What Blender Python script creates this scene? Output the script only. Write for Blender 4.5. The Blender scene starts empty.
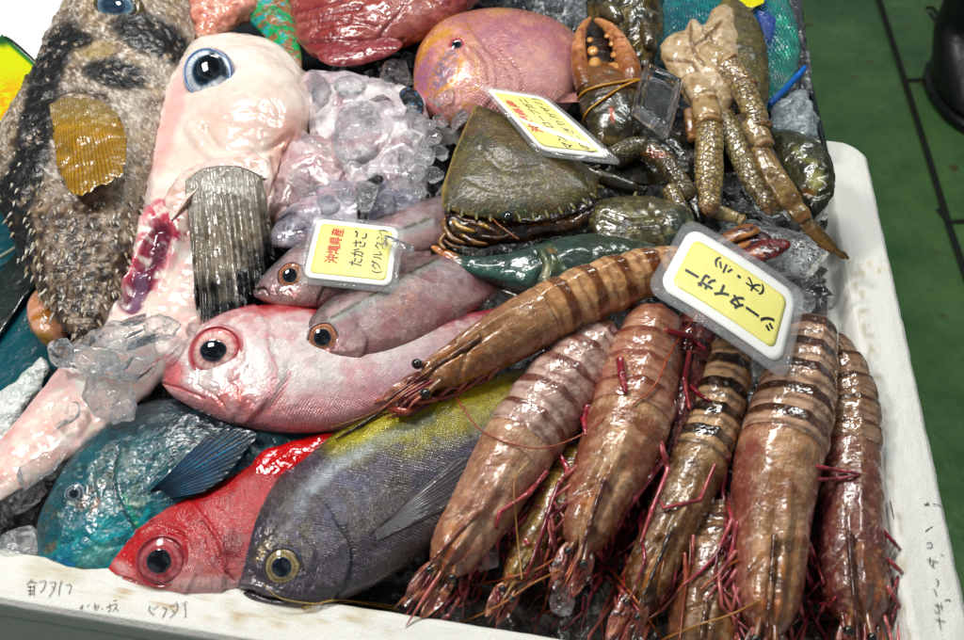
import bpy, math, random
import numpy as np
from mathutils import Vector, Matrix
from mathutils.bvhtree import BVHTree

SC = bpy.context.scene
COLL = SC.collection
U = 0.0008                      # one design unit, in metres
FL = 1009.0                     # focal length in design units
TH = math.radians(45)
D0 = FL * U
CAM = np.array([0, -D0 * math.sin(TH), D0 * math.cos(TH)])
FWD = np.array([0, math.sin(TH), -math.cos(TH)])
RGT = np.array([1.0, 0, 0])
UPV = np.array([0, math.cos(TH), math.sin(TH)])
ZZ = np.array([0, 0, 1.0])
KT = 0.12                       # the heap rises gently towards the back
YF = -0.17
NB = -FWD * 0.62 + ZZ * 0.38
NB = NB / np.linalg.norm(NB)
SAT, CON = 1.12, 1.06
rng = np.random.RandomState(7)

def nrm(v):
    return v / np.maximum(np.linalg.norm(v, axis=-1, keepdims=True), 1e-12)

def ray(x, y):
    x = np.asarray(x, float)[..., None]; y = np.asarray(y, float)[..., None]
    return FWD * FL + RGT * (x - 482) + UPV * (320 - y)

def P(x, y, h=0.0, k=KT):
    """point of the heap plane (height h in units of U above it) for a design coordinate"""
    d = ray(x, y); h = np.asarray(h, float) * U
    t = (h + k * (CAM[1] - YF) - CAM[2]) / (d[..., 2] - k * d[..., 1])
    return CAM + d * t[..., None]

def P0(x, y, z=0.0):
    d = ray(x, y)
    t = (z - CAM[2]) / d[..., 2]
    return CAM + d * t[..., None]

def proj(V):
    q = V - CAM
    dep = q @ FWD
    return 482 + FL * (q @ RGT) / dep, 320 - FL * (q @ UPV) / dep, dep

def pxs(V):
    return ((V - CAM) @ FWD) / FL

def spl(pts, n, t=None, cosw=0.0):
    """Catmull-Rom through pts (k columns), n samples by arc length"""
    p = np.array([list(q) for q in pts], float)
    if len(p) == 2:
        p = np.array([p[0], (p[0] + p[1]) / 2, p[1]])
    ext = np.vstack([2 * p[0] - p[1], p, 2 * p[-1] - p[-2]])
    out = []
    for i in range(len(p) - 1):
        a, b, c, d = ext[i:i + 4]
        u = np.linspace(0, 1, 24, endpoint=False)[:, None]
        out.append(0.5 * (2 * b + (c - a) * u + (2 * a - 5 * b + 4 * c - d) * u ** 2 + (3 * b - a - 3 * c + d) * u ** 3))
    out.append(p[-1:])
    q = np.vstack(out)
    s = np.concatenate([[0], np.cumsum(np.linalg.norm(np.diff(q[:, :2], axis=0), axis=1))])
    s /= s[-1]
    if t is None:
        t = np.linspace(0, 1, n)
        t = (1 - cosw) * t + cosw * (1 - np.cos(math.pi * t)) / 2
    return np.stack([np.interp(t, s, q[:, j]) for j in range(q.shape[1])], 1)

def keys(t, ks):
    ks = sorted(ks)
    return np.interp(t, [k[0] for k in ks], [k[1] for k in ks])

def skeys(t, ks):
    """smooth keyed curve"""
    ks = sorted(ks)
    x = np.array([k[0] for k in ks], float); y = np.array([k[1] for k in ks], float)
    m = np.gradient(y, x) if len(x) > 1 else np.zeros(1)
    i = np.clip(np.searchsorted(x, t, side='right') - 1, 0, len(x) - 2)
    dx = x[i + 1] - x[i]; u = np.clip((t - x[i]) / dx, 0, 1)
    return ((2 * u**3 - 3 * u**2 + 1) * y[i] + (u**3 - 2 * u**2 + u) * dx * m[i]
            + (-2 * u**3 + 3 * u**2) * y[i + 1] + (u**3 - u**2) * dx * m[i + 1])

# ---------------------------------------------------------------- noise
_LAT = np.random.RandomState(3).rand(32, 32, 32)
def vnoise(p):
    i = np.floor(p).astype(int); f = p - i
    f = f * f * (3 - 2 * f)
    i0 = i & 31; i1 = (i + 1) & 31
    x0, y0, z0 = i0[..., 0], i0[..., 1], i0[..., 2]; x1, y1, z1 = i1[..., 0], i1[..., 1], i1[..., 2]
    fx, fy, fz = f[..., 0], f[..., 1], f[..., 2]
    L = _LAT
    a = L[x0, y0, z0] * (1 - fx) + L[x1, y0, z0] * fx
    b = L[x0, y1, z0] * (1 - fx) + L[x1, y1, z0] * fx
    c = L[x0, y0, z1] * (1 - fx) + L[x1, y0, z1] * fx
    d = L[x0, y1, z1] * (1 - fx) + L[x1, y1, z1] * fx
    return (a * (1 - fy) + b * fy) * (1 - fz) + (c * (1 - fy) + d * fy) * fz

def fbm(V, size, octv=4, seed=0.0, gain=0.5):
    """-1..1 noise; V in metres, size = feature size in design units"""
    p = V / (size * U) + seed * 7.31 + 11.7
    s = 0; a = 1; tot = 0
    for o in range(octv):
        s = s + a * (vnoise(p) * 2 - 1); tot += a; a *= gain
        p = p * 2.03 + 5.2
    return s / tot * 1.6

def rot3(V, ax):
    return V

# ---------------------------------------------------------------- paint
def S2L(c):
    c = np.asarray(c, float) / 255.0
    return np.where(c <= 0.04045, c / 12.92, ((c + 0.055) / 1.055) ** 2.4)

def hexc(s):
    s = s.lstrip('#')
    return np.array([int(s[i:i + 2], 16) for i in (0, 2, 4)], float)

def C3(c):
    return hexc(c) if isinstance(c, str) else np.array(c, float)

def mix(col, c, m):
    m = np.clip(m, 0, 1)[..., None]
    return col * (1 - m) + C3(c) * m

def sstep(a, b, x):
    u = np.clip((x - a) / (b - a + 1e-12), 0, 1)
    return u * u * (3 - 2 * u)

def blob(X, Y, cx, cy, rx, ry=None, ang=0, soft=0.5):
    ry = ry or rx
    c, s = math.cos(math.radians(ang)), math.sin(math.radians(ang))
    dx, dy = X - cx, Y - cy
    u = (dx * c + dy * s) / rx; v = (-dx * s + dy * c) / ry
    return 1 - sstep(1 - soft, 1 + soft, np.sqrt(u * u + v * v))

def pldist(X, Y, pts):
    d = np.full(X.shape, 1e9)
    for (x0, y0), (x1, y1) in zip(pts[:-1], pts[1:]):
        vx, vy = x1 - x0, y1 - y0
        t = np.clip(((X - x0) * vx + (Y - y0) * vy) / (vx * vx + vy * vy + 1e-9), 0, 1)
        d = np.minimum(d, np.hypot(X - x0 - t * vx, Y - y0 - t * vy))
    return d

def stroke(X, Y, pts, w, soft=1.0):
    pts = [tuple(q[:2]) for q in spl(pts, max(8, 6 * len(pts)))]
    return 1 - sstep(w * (1 - soft * .5), w * (1 + soft * .5) + .3, pldist(X, Y, pts))

# ---------------------------------------------------------------- surfaces
class G:
    """a closed surface as a grid of rows (along) and columns (around)"""
    def __init__(s, V, Uc, Wc, front, poles=(True, True)):
        s.V = V; s.U = Uc; s.W = Wc; s.front = front; s.poles = poles; s.col = None; s.pend = []
        s.UV = np.stack([Uc, Wc], -1); s.sm = np.ones(Uc.shape)
    @property
    def pix(s):
        x, y, d = proj(s.V); return x, y
    def normals(s):
        V = s.V
        du = np.gradient(V, axis=0)
        dv = (np.roll(V, -1, 1) - np.roll(V, 1, 1)) / 2
        n = nrm(np.cross(du, dv))
        c = V.mean((0, 1))
        # orient outward by section centres
        out = V - V.mean(1, keepdims=True)
        sgn = np.sign(np.sum(n * out))
        return n * (sgn if sgn != 0 else 1)
    def disp(s, d):
        """d in design units"""
        s.V = s.V + s.normals() * (np.asarray(d) * U)[..., None]
        return s
    def paint(s, base):
        s.col = np.zeros(s.V.shape) + C3(base)
        return s
    def mix(s, c, m):
        if s.col is None: s.pend.append((c, m))
        else: s.col = mix(s.col, c, m)
        return s
    def data(s):
        for c, m in s.pend: s.col = mix(s.col, c, m)
        s.pend = []
        N, M = s.V.shape[:2]
        r0 = 1 if s.poles[0] else 0; r1 = N - 1 if s.poles[1] else N
        body = s.V[r0:r1].reshape(-1, 3); cb = s.col[r0:r1].reshape(-1, 3)
        UV3 = np.concatenate([s.UV, s.sm[..., None]], -1); uv = UV3[r0:r1].reshape(-1, 3)
        R = r1 - r0
        idx = np.arange(R * M).reshape(R, M)
        a = idx[:-1]; b = idx[1:]
        quads = np.stack([a, np.roll(a, -1, 1), np.roll(b, -1, 1), b], -1).reshape(-1, 4)
        V = [body]; C = [cb]; T = []; UVs = [uv]
        n = R * M
        if s.poles[0]:
            V.append(s.V[0].mean(0, keepdims=True)); C.append(s.col[0].mean(0, keepdims=True)); UVs.append(UV3[0].mean(0, keepdims=True))
            T.append(np.stack([np.full(M, n), np.roll(idx[0], -1), idx[0]], -1)); n += 1
        if s.poles[1]:
            V.append(s.V[-1].mean(0, keepdims=True)); C.append(s.col[-1].mean(0, keepdims=True)); UVs.append(UV3[-1].mean(0, keepdims=True))
            T.append(np.stack([np.full(M, n), idx[-1], np.roll(idx[-1], -1)], -1)); n += 1
        T = np.vstack(T) if T else np.zeros((0, 3), int)
        return np.vstack(V), quads, T, np.vstack(C), np.vstack(UVs)

def sgnp(c, e):
    return np.sign(c) * np.abs(c) ** e

def loft(up, lo, N=160, M=72, thick=0.45, h=0.0, e=1.0, cosw=0.6, thk=None, nb=None, hk=None, tilt=0.0):
    up = spl(up, N, cosw=cosw); lo = spl(lo, N, cosw=cosw)
    t = np.linspace(0, 1, N); t = (1 - cosw) * t + cosw * (1 - np.cos(math.pi * t)) / 2
    hh = (skeys(t, hk) if hk else np.zeros(N)) + h
    T = P(up[:, 0], up[:, 1], hh + tilt); B = P(lo[:, 0], lo[:, 1], hh - tilt)
    c = (T + B) / 2; a = (T - B) / 2
    la = np.linalg.norm(a, axis=1, keepdims=True)
    ah = a / np.maximum(la, 1e-9)
    n = (NB if nb is None else nb) * np.ones((N, 1))
    n = nrm(n - ah * np.sum(n * ah, 1, keepdims=True))
    th = (skeys(t, thk) if thk else np.ones(N)) * thick
    b = n * la * th[:, None]
    ph = np.linspace(0, 2 * math.pi, M, endpoint=False)
    cs, sn = sgnp(np.cos(ph), e), sgnp(np.sin(ph), e)
    V = c[:, None] + a[:, None] * cs[None, :, None] + b[:, None] * sn[None, :, None]
    g = G(V, np.repeat(t[:, None], M, 1), np.repeat(cs[None], N, 0), np.repeat(sn[None], N, 0))
    L = np.hypot(*np.diff((up[:, :2] + lo[:, :2]) / 2, axis=0).T).sum()
    g.UV = np.stack([g.U * L, ph[None, :] / (2 * math.pi) * 4 * (la / U)], -1) if False else np.stack([g.U * L, g.W * np.max(la) / U * (1.0)], -1)
    return g

def tubeA(xy, r, h, M=24, flat=1.0, caps=(True, True), nb=None, pos=None):
    """xy (N,2) r (N) h (N) arrays"""
    c = P(xy[:, 0], xy[:, 1], h) if pos is None else pos
    N = len(c)
    tg = nrm(np.gradient(c, axis=0))
    n = (NB if nb is None else nb) * np.ones((N, 1))
    sd = nrm(np.cross(n, tg)); nn = nrm(np.cross(tg, sd))
    ps = pxs(c)[:, None]
    R = np.asarray(r)[:, None] * ps
    ph = np.linspace(0, 2 * math.pi, M, endpoint=False)
    cs, sn = np.cos(ph), np.sin(ph)
    V = c[:, None] + (sd * R)[:, None] * cs[None, :, None] + (nn * R * flat)[:, None] * sn[None, :, None]
    t = np.linspace(0, 1, N)
    g = G(V, np.repeat(t[:, None], M, 1), np.repeat(cs[None], N, 0), np.repeat(sn[None], N, 0), caps)
    L = np.linalg.norm(np.diff(c, axis=0), axis=1).sum() / U
    g.UV = np.stack([g.U * L, (ph[None] + 0 * g.U) / (2 * math.pi) * 6.28 * np.max(r)], -1)
    return g

def tube(pts, N=40, M=12, h=0.0, flat=1.0, caprow=True, round0=0.0, round1=0.0, nb=None):
    """pts rows (x, y, r[, h])"""
    pts = [tuple(p) + ((0.0,) if len(p) == 3 else ()) for p in pts]
    q = spl(pts, N)
    r = np.maximum(q[:, 2], 0.05).copy(); t = np.linspace(0, 1, N)
    if round0: r *= np.sqrt(np.clip(1 - np.clip(1 - t / round0, 0, 1) ** 2, 0, 1))
    if round1: r *= np.sqrt(np.clip(1 - np.clip(1 - (1 - t) / round1, 0, 1) ** 2, 0, 1))
    return tubeA(q[:, :2], r, q[:, 3] + h, M, flat, nb=nb)

def pillow(outl, thick, h=0.0, K=26, M=90, p=2.0, q=2.0, back=0.5, c=None, hk=None, smooth=True, nb=None, slope=(0, 0)):
    """closed outline; thick (design units) at its centre"""
    o = np.array(outl, float)
    if smooth:
        cl = np.vstack([o[-2:], o, o[:3]])
        s = spl(cl, 1200)
        i0 = np.argmin(np.hypot(s[:, 0] - o[0, 0], s[:, 1] - o[0, 1])[:600])
        i1 = 600 + np.argmin(np.hypot(s[:, 0] - o[0, 0], s[:, 1] - o[0, 1])[600:])
        s = s[i0:i1 + 1]
    else:
        s = np.vstack([o, o[:1]])
    ar = np.concatenate([[0], np.cumsum(np.hypot(*np.diff(s[:, :2], axis=0).T))]); ar /= ar[-1]
    tt = np.linspace(0, 1, M, endpoint=False)
    ox = np.interp(tt, ar, s[:, 0]); oy = np.interp(tt, ar, s[:, 1])
    if c is None: c = (ox.mean(), oy.mean())
    r = np.sin(np.linspace(0, math.pi / 2, K))
    rows = np.concatenate([r, r[::-1][1:]]); fr = np.concatenate([np.ones(K), -np.ones(K - 1)])
    X = c[0] + (ox - c[0])[None] * rows[:, None]; Y = c[1] + (oy - c[1])[None] * rows[:, None]
    hh = h + slope[0] * (X - c[0]) + slope[1] * (Y - c[1])
    if hk is not None: hh = hh + hk(X, Y)
    B = P(X, Y, hh)
    n = NB if nb is None else nb
    prof = np.clip(1 - rows ** p, 0, 1) ** (1.0 / q)
    off = prof * np.where(fr > 0, thick, -thick * back)
    V = B + n * (off[:, None, None] * U)
    g = G(V, np.repeat(rows[:, None], M, 1), np.repeat(tt[None], len(rows), 0), np.repeat(fr[:, None], M, 1))
    g.UV = np.stack([X, Y], -1)
    return g

def fin(base, tip, h0=0, h1=0, rays=12, N=30, M=60, th=0.6, cor=0.5, rag=0.0, bow=0.0, seed=0, drape=None):
    """webbed fin: base and tip lines (x,y); returns closed thin sheet with rays"""
    rs = np.random.RandomState(seed)
    b = spl(base, M); tp = spl(tip, M)
    w = np.linspace(0, 1, M)
    ext = 1 + rag * np.interp(w * rays, np.arange(rays + 2), rs.rand(rays + 2) - .5)
    u = np.linspace(0, 1, N)[:, None]
    X = b[None, :, 0] + (tp[:, 0] - b[:, 0])[None] * u * ext; Y = b[None, :, 1] + (tp[:, 1] - b[:, 1])[None] * u * ext
    if drape is not None:
        iu = np.linspace(0, N - 1, 7).astype(int); iw = np.linspace(0, M - 1, 9).astype(int)
        Hc = np.array([[on(X[i, j], Y[i, j], 0, 0) for j in iw] for i in iu])
        Hc = np.maximum(Hc, np.median(Hc) - 6)
        Hr = np.array([np.interp(np.arange(M), iw, Hc[k]) for k in range(7)])
        h0 = drape + np.array([np.interp(np.arange(N), iu, Hr[:, j]) for j in range(M)]).T; h1 = h0
    hh = h0 + (h1 - h0) * u + bow * np.sin(math.pi * w)[None] * (0.3 + .7 * u)
    C = P(X, Y, hh + 0 * X)
    ray_ = np.abs(np.cos(math.pi * rays * w)) ** 3
    tt = th * (1 - u) ** .5 * 1.2 + th * .5
    fr = C + NB * ((tt + cor * ray_[None] * (1 - .5 * u)) * U)[..., None]
    bk = C - NB * (tt * U + 0 * X)[..., None]
    fr[-1] = bk[-1] = C[-1]; fr[0] = bk[0] = C[0]
    V = np.concatenate([fr, bk[:, ::-1]], 1)
    Ug = np.repeat(u, 2 * M, 1); Wg = np.repeat(np.concatenate([w, w[::-1]])[None], N, 0)
    g = G(V, Ug, Wg, np.repeat(np.concatenate([np.ones(M), -np.ones(M)])[None], N, 0), (False, False))
    g.ray = np.repeat(np.concatenate([ray_, ray_[::-1]])[None], N, 0)
    g.UV = np.stack([Ug * 60, Wg * 60], -1)
    return g

# ---------------------------------------------------------------- objects
BV = []          # surfaces already laid down, for resting things on them
def first_hit(x, y):
    d = nrm(ray(x, y)); best = None
    o = Vector(CAM); dv = Vector(d)
    for b in BV:
        loc, n, i, dist = b.ray_cast(o, dv)
        if loc is not None and (best is None or dist < best[1]):
            best = (np.array(loc), dist, np.array(n))
    return best

def on(x, y, lift=0.0, default=0.0):
    """height h (above the heap plane) of whatever lies at that spot, plus lift"""
    r = first_hit(x, y)
    if r is None: return default + lift
    p = r[0]
    return (p[2] - KT * (p[1] - YF)) / U + lift

def draped(pts, lift=0.0, smooth=1):
    """give each (x,y,r) the height of what it lies on"""
    hs = [on(p[0], p[1]) for p in pts]
    for _ in range(smooth):
        hs = [max(hs[i], (hs[max(i - 1, 0)] + hs[i] + hs[min(i + 1, len(hs) - 1)]) / 3) for i in range(len(hs))]
    return [tuple(p[:3]) + (h + p[2] * .8 + lift,) for p, h in zip(pts, hs)]

def thing(name, label, cat, at, group=None, kind=None, parent=None):
    o = bpy.data.objects.new(name, None)
    o.empty_display_size = 0.01
    o.location = Vector(np.asarray(at, float)); COLL.objects.link(o)
    o['label'] = label; o['category'] = cat
    if group: o['group'] = group
    if kind: o['kind'] = kind
    return o

def tag(o, label=None, cat=None, group=None, kind=None):
    if label: o['label'] = label
    if cat: o['category'] = cat
    if group: o['group'] = group
    if kind: o['kind'] = kind
    return o

def wloc(o):
    v = Vector(o.location)
    while o.parent is not None:
        o = o.parent; v = v + Vector(o.location)
    return np.array(v)

def make(name, gs, mat, parent=None, solid=True, smooth=True, label=None, gain=0.92):
    """one mesh object from one or more grids"""
    if not isinstance(gs, list): gs = [gs]
    Vs, Q, T, C, UVs = [], [], [], [], []
    n = 0
    for g in gs:
        if isinstance(g, G):
            v, q, t, c, uv = g.data()
        else:
            v, q, t, c, uv = g
        Vs.append(v); Q.append(q + n); T.append(t + n if len(t) else np.zeros((0, 3), int)); C.append(c); UVs.append(uv); n += len(v)
    V = np.vstack(Vs); Q = np.vstack(Q).astype(int); T = np.vstack(T).astype(int); C = np.vstack(C); UVs = np.vstack(UVs)
    if parent is not None: org = wloc(parent)
    else: org = np.array([V[:, 0].mean(), V[:, 1].mean(), V[:, 2].min()])
    me = bpy.data.meshes.new(name)
    me.vertices.add(len(V)); me.vertices.foreach_set('co', (V - org).astype(np.float32).ravel())
    nl = 4 * len(Q) + 3 * len(T)
    me.loops.add(nl); me.loops.foreach_set('vertex_index', np.concatenate([Q.ravel(), T.ravel()]).astype(np.int32))
    me.polygons.add(len(Q) + len(T))
    st = np.concatenate([np.arange(len(Q)) * 4, 4 * len(Q) + np.arange(len(T)) * 3]).astype(np.int32)
    me.polygons.foreach_set('loop_start', st)
    try: me.polygons.foreach_set('loop_total', np.concatenate([np.full(len(Q), 4), np.full(len(T), 3)]).astype(np.int32))
    except Exception: pass
    me.update(calc_edges=True)
    me.polygons.foreach_set('use_smooth', np.full(len(Q) + len(T), smooth))
    at = me.color_attributes.new('Col', 'FLOAT_COLOR', 'POINT')
    lin = np.clip(S2L(np.clip(C, 0, 255)), 0, 1)
    lum = (lin @ np.array([.3, .55, .15]))[:, None]
    lin = np.clip(lum + (lin - lum) * SAT, 0, 1)
    lin = np.clip(lin ** CON * gain, 0, .93)
    at.data.foreach_set('color', np.concatenate([lin, np.ones((len(V), 1))], 1).astype(np.float32).ravel())
    av = me.attributes.new('along', 'FLOAT_VECTOR', 'POINT')
    av.data.foreach_set('vector', UVs.astype(np.float32).ravel())
    import bmesh
    bm = bmesh.new(); bm.from_mesh(me); bmesh.ops.recalc_face_normals(bm, faces=bm.faces); bm.to_mesh(me); bm.free()
    ob = bpy.data.objects.new(name, me)
    me.materials.append(mat)
    COLL.objects.link(ob)
    if parent is not None: ob.parent = parent
    else: ob.location = Vector(org)
    if label: ob['label'] = label
    if solid:
        BV.append(BVHTree.FromPolygons([Vector(v) for v in V], [tuple(q) for q in Q] + [tuple(t) for t in T]))
    return ob

# ---------------------------------------------------------------- materials
def node_mat(name):
    m = bpy.data.materials.new(name); m.use_nodes = True
    nt = m.node_tree; nt.nodes.clear()
    out = nt.nodes.new('ShaderNodeOutputMaterial'); b = nt.nodes.new('ShaderNodeBsdfPrincipled')
    nt.links.new(b.outputs[0], out.inputs[0])
    return m, nt, b

def math_(nt, op, a, b=None):
    n = nt.nodes.new('ShaderNodeMath'); n.operation = op
    for i, v in enumerate((a, b)):
        if v is None: continue
        if isinstance(v, (int, float)): n.inputs[i].default_value = v
        else: nt.links.new(v, n.inputs[i])
    return n.outputs[0]

def mixc(nt, f, a, b, bt='MIX'):
    n = nt.nodes.new('ShaderNodeMix'); n.data_type = 'RGBA'; n.blend_type = bt
    if isinstance(f, (int, float)): n.inputs[0].default_value = f
    else: nt.links.new(f, n.inputs[0])
    for i, v in ((6, a), (7, b)):
        if isinstance(v, tuple): n.inputs[i].default_value = v
        else: nt.links.new(v, n.inputs[i])
    return n.outputs[2]

def mk(name, rough=0.35, coat=0.6, crough=0.06, bumps=((6, .3),), scales=0.0, sc_str=0.25, sc_col=0.25, var=0.25, varsize=5,
       sss=0.0, metal=0.0, trans=0.0, ior=1.45, retic=0.0, streak=0.0, speck=None, spec=0.5, rvar=0.2, cbump=True, white=None, alpha=1.0, sheen=0.0):
    m, nt, b = node_mat(name)
    L = nt.links
    tc = nt.nodes.new('ShaderNodeTexCoord'); mp = nt.nodes.new('ShaderNodeMapping')
    mp.inputs['Scale'].default_value = (1 / U,) * 3; L.new(tc.outputs['Object'], mp.inputs[0])
    crd = mp.outputs[0]
    at = nt.nodes.new('ShaderNodeAttribute'); at.attribute_name = 'Col'
    al = nt.nodes.new('ShaderNodeAttribute'); al.attribute_name = 'along'
    col = at.outputs['Color']
    def noise(size, detail=4, rgh=.55, vec=crd, dist=0.0):
        n = nt.nodes.new('ShaderNodeTexNoise'); n.inputs['Scale'].default_value = 1.0 / size
        n.inputs['Detail'].default_value = detail; n.inputs['Roughness'].default_value = rgh; n.inputs['Distortion'].default_value = dist
        L.new(vec, n.inputs['Vector']); return n.outputs['Fac']
    def ramp(x, a, b_, lo=0., hi=1.):
        n = nt.nodes.new('ShaderNodeMapRange'); n.inputs[1].default_value = a; n.inputs[2].default_value = b_
        n.inputs[3].default_value = lo; n.inputs[4].default_value = hi; L.new(x, n.inputs[0]); return n.outputs[0]
    if var:
        f = ramp(noise(varsize, 6, .65), .3, .7, 1 - var, 1 + var)
        cmb = nt.nodes.new('ShaderNodeCombineColor')
        for i in range(3): L.new(f, cmb.inputs[i])
        col = mixc(nt, 1.0, col, cmb.outputs[0], 'MULTIPLY')
    hgt = None
    def addh(x, s):
        nonlocal hgt
        v = math_(nt, 'MULTIPLY', x, float(s))
        hgt = v if hgt is None else math_(nt, 'ADD', hgt, v)
    for sz, st in bumps:
        addh(noise(sz, 3), st * sz)
    if scales:
        sx = nt.nodes.new('ShaderNodeSeparateXYZ'); L.new(al.outputs['Vector'], sx.inputs[0])
        k = math.pi / scales
        a1 = math_(nt, 'SINE', math_(nt, 'MULTIPLY', math_(nt, 'ADD', sx.outputs[0], sx.outputs[1]), k / 1.41))
        a2 = math_(nt, 'SINE', math_(nt, 'MULTIPLY', math_(nt, 'SUBTRACT', sx.outputs[0], sx.outputs[1]), k / 1.41))
        pr = math_(nt, 'ABSOLUTE', math_(nt, 'MULTIPLY', a1, a2))
        pr = math_(nt, 'POWER', pr, .5)
        addh(math_(nt, 'MULTIPLY', pr, sx.outputs[2]), sc_str * scales)
        if sc_col:
            msk = ramp(noise(scales * 6, 2), .35, .65, .2, 1.)
            f = math_(nt, 'MULTIPLY', math_(nt, 'MULTIPLY', ramp(pr, 0., .6, sc_col, 0.), msk), sx.outputs[2])
            col = mixc(nt, f, col, (0.0, 0.0, 0.0, 1), 'MIX')
    if streak:
        mp2 = nt.nodes.new('ShaderNodeMapping'); mp2.inputs['Scale'].default_value = (.12, 1.2, 1); L.new(al.outputs['Vector'], mp2.inputs[0])
        s_ = noise(1.6, 4, .6, mp2.outputs[0]); addh(s_, .6 * streak)
        f = ramp(s_, .35, .65, 1 - .5 * streak, 1 + .5 * streak)
        cmb = nt.nodes.new('ShaderNodeCombineColor')
        for i in range(3): L.new(f, cmb.inputs[i])
        col = mixc(nt, 1.0, col, cmb.outputs[0], 'MULTIPLY')
    if retic:
        v = nt.nodes.new('ShaderNodeTexVoronoi'); v.feature = 'DISTANCE_TO_EDGE'; v.inputs['Scale'].default_value = 1 / retic
        L.new(crd, v.inputs['Vector'])
        f = ramp(v.outputs['Distance'], .04, .16, .8, 0.)
        col = mixc(nt, f, col, (0.05, 0.022, 0.01, 1))
        addh(ramp(v.outputs['Distance'], 0, .2), .5)
    if speck:
        f = ramp(noise(speck[0], 2), speck[1], speck[1] + .05)
        col = mixc(nt, f, col, tuple(S2L(C3(speck[2]))) + (1,))
    L.new(col, b.inputs['Base Color'])
    if hgt is not None:
        bp = nt.nodes.new('ShaderNodeBump'); bp.inputs['Strength'].default_value = 1.0
        bp.inputs['Distance'].default_value = U; L.new(hgt, bp.inputs['Height'])
        L.new(bp.outputs[0], b.inputs['Normal'])
        if cbump:
            b2 = nt.nodes.new('ShaderNodeBump'); b2.inputs['Strength'].default_value = .34; b2.inputs['Distance'].default_value = U
            L.new(hgt, b2.inputs['Height']); L.new(b2.outputs[0], b.inputs['Coat Normal'])
    rr = ramp(noise(9, 3), .3, .7, max(rough - rvar * rough, .02), rough + rvar * rough)
    L.new(rr, b.inputs['Roughness'])
    if sheen:
        L.new(ramp(noise(14, 4), .35, .65, sheen * .4, sheen * 1.4), b.inputs['Metallic'])
    b.inputs['Coat Weight'].default_value = coat; b.inputs['Coat Roughness'].default_value = crough; b.inputs['Coat IOR'].default_value = 1.45
    b.inputs['Metallic'].default_value = metal; b.inputs['IOR'].default_value = ior
    b.inputs['Specular IOR Level'].default_value = spec
    b.inputs['Transmission Weight'].default_value = trans
    if sss:
        b.inputs['Subsurface Weight'].default_value = sss; b.inputs['Subsurface Radius'].default_value = (1, .45, .3)
        b.inputs['Subsurface Scale'].default_value = .003
    b.inputs['Alpha'].default_value = alpha
    return m

def flatmat(name, c, rough=.5, coat=0.0, **kw):
    m, nt, b = node_mat(name)
    n = nt.nodes.new('ShaderNodeTexNoise'); n.inputs['Scale'].default_value = 300
    col = tuple(S2L(C3(c)) * .92) + (1,)
    dk = tuple(np.array(col[:3]) * .85) + (1,)
    nt.links.new(mixc(nt, n.outputs['Fac'], col, dk), b.inputs['Base Color'])
    b.inputs['Roughness'].default_value = rough; b.inputs['Coat Weight'].default_value = coat
    for k, v in kw.items(): b.inputs[k.replace('_', ' ')].default_value = v
    return m

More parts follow.
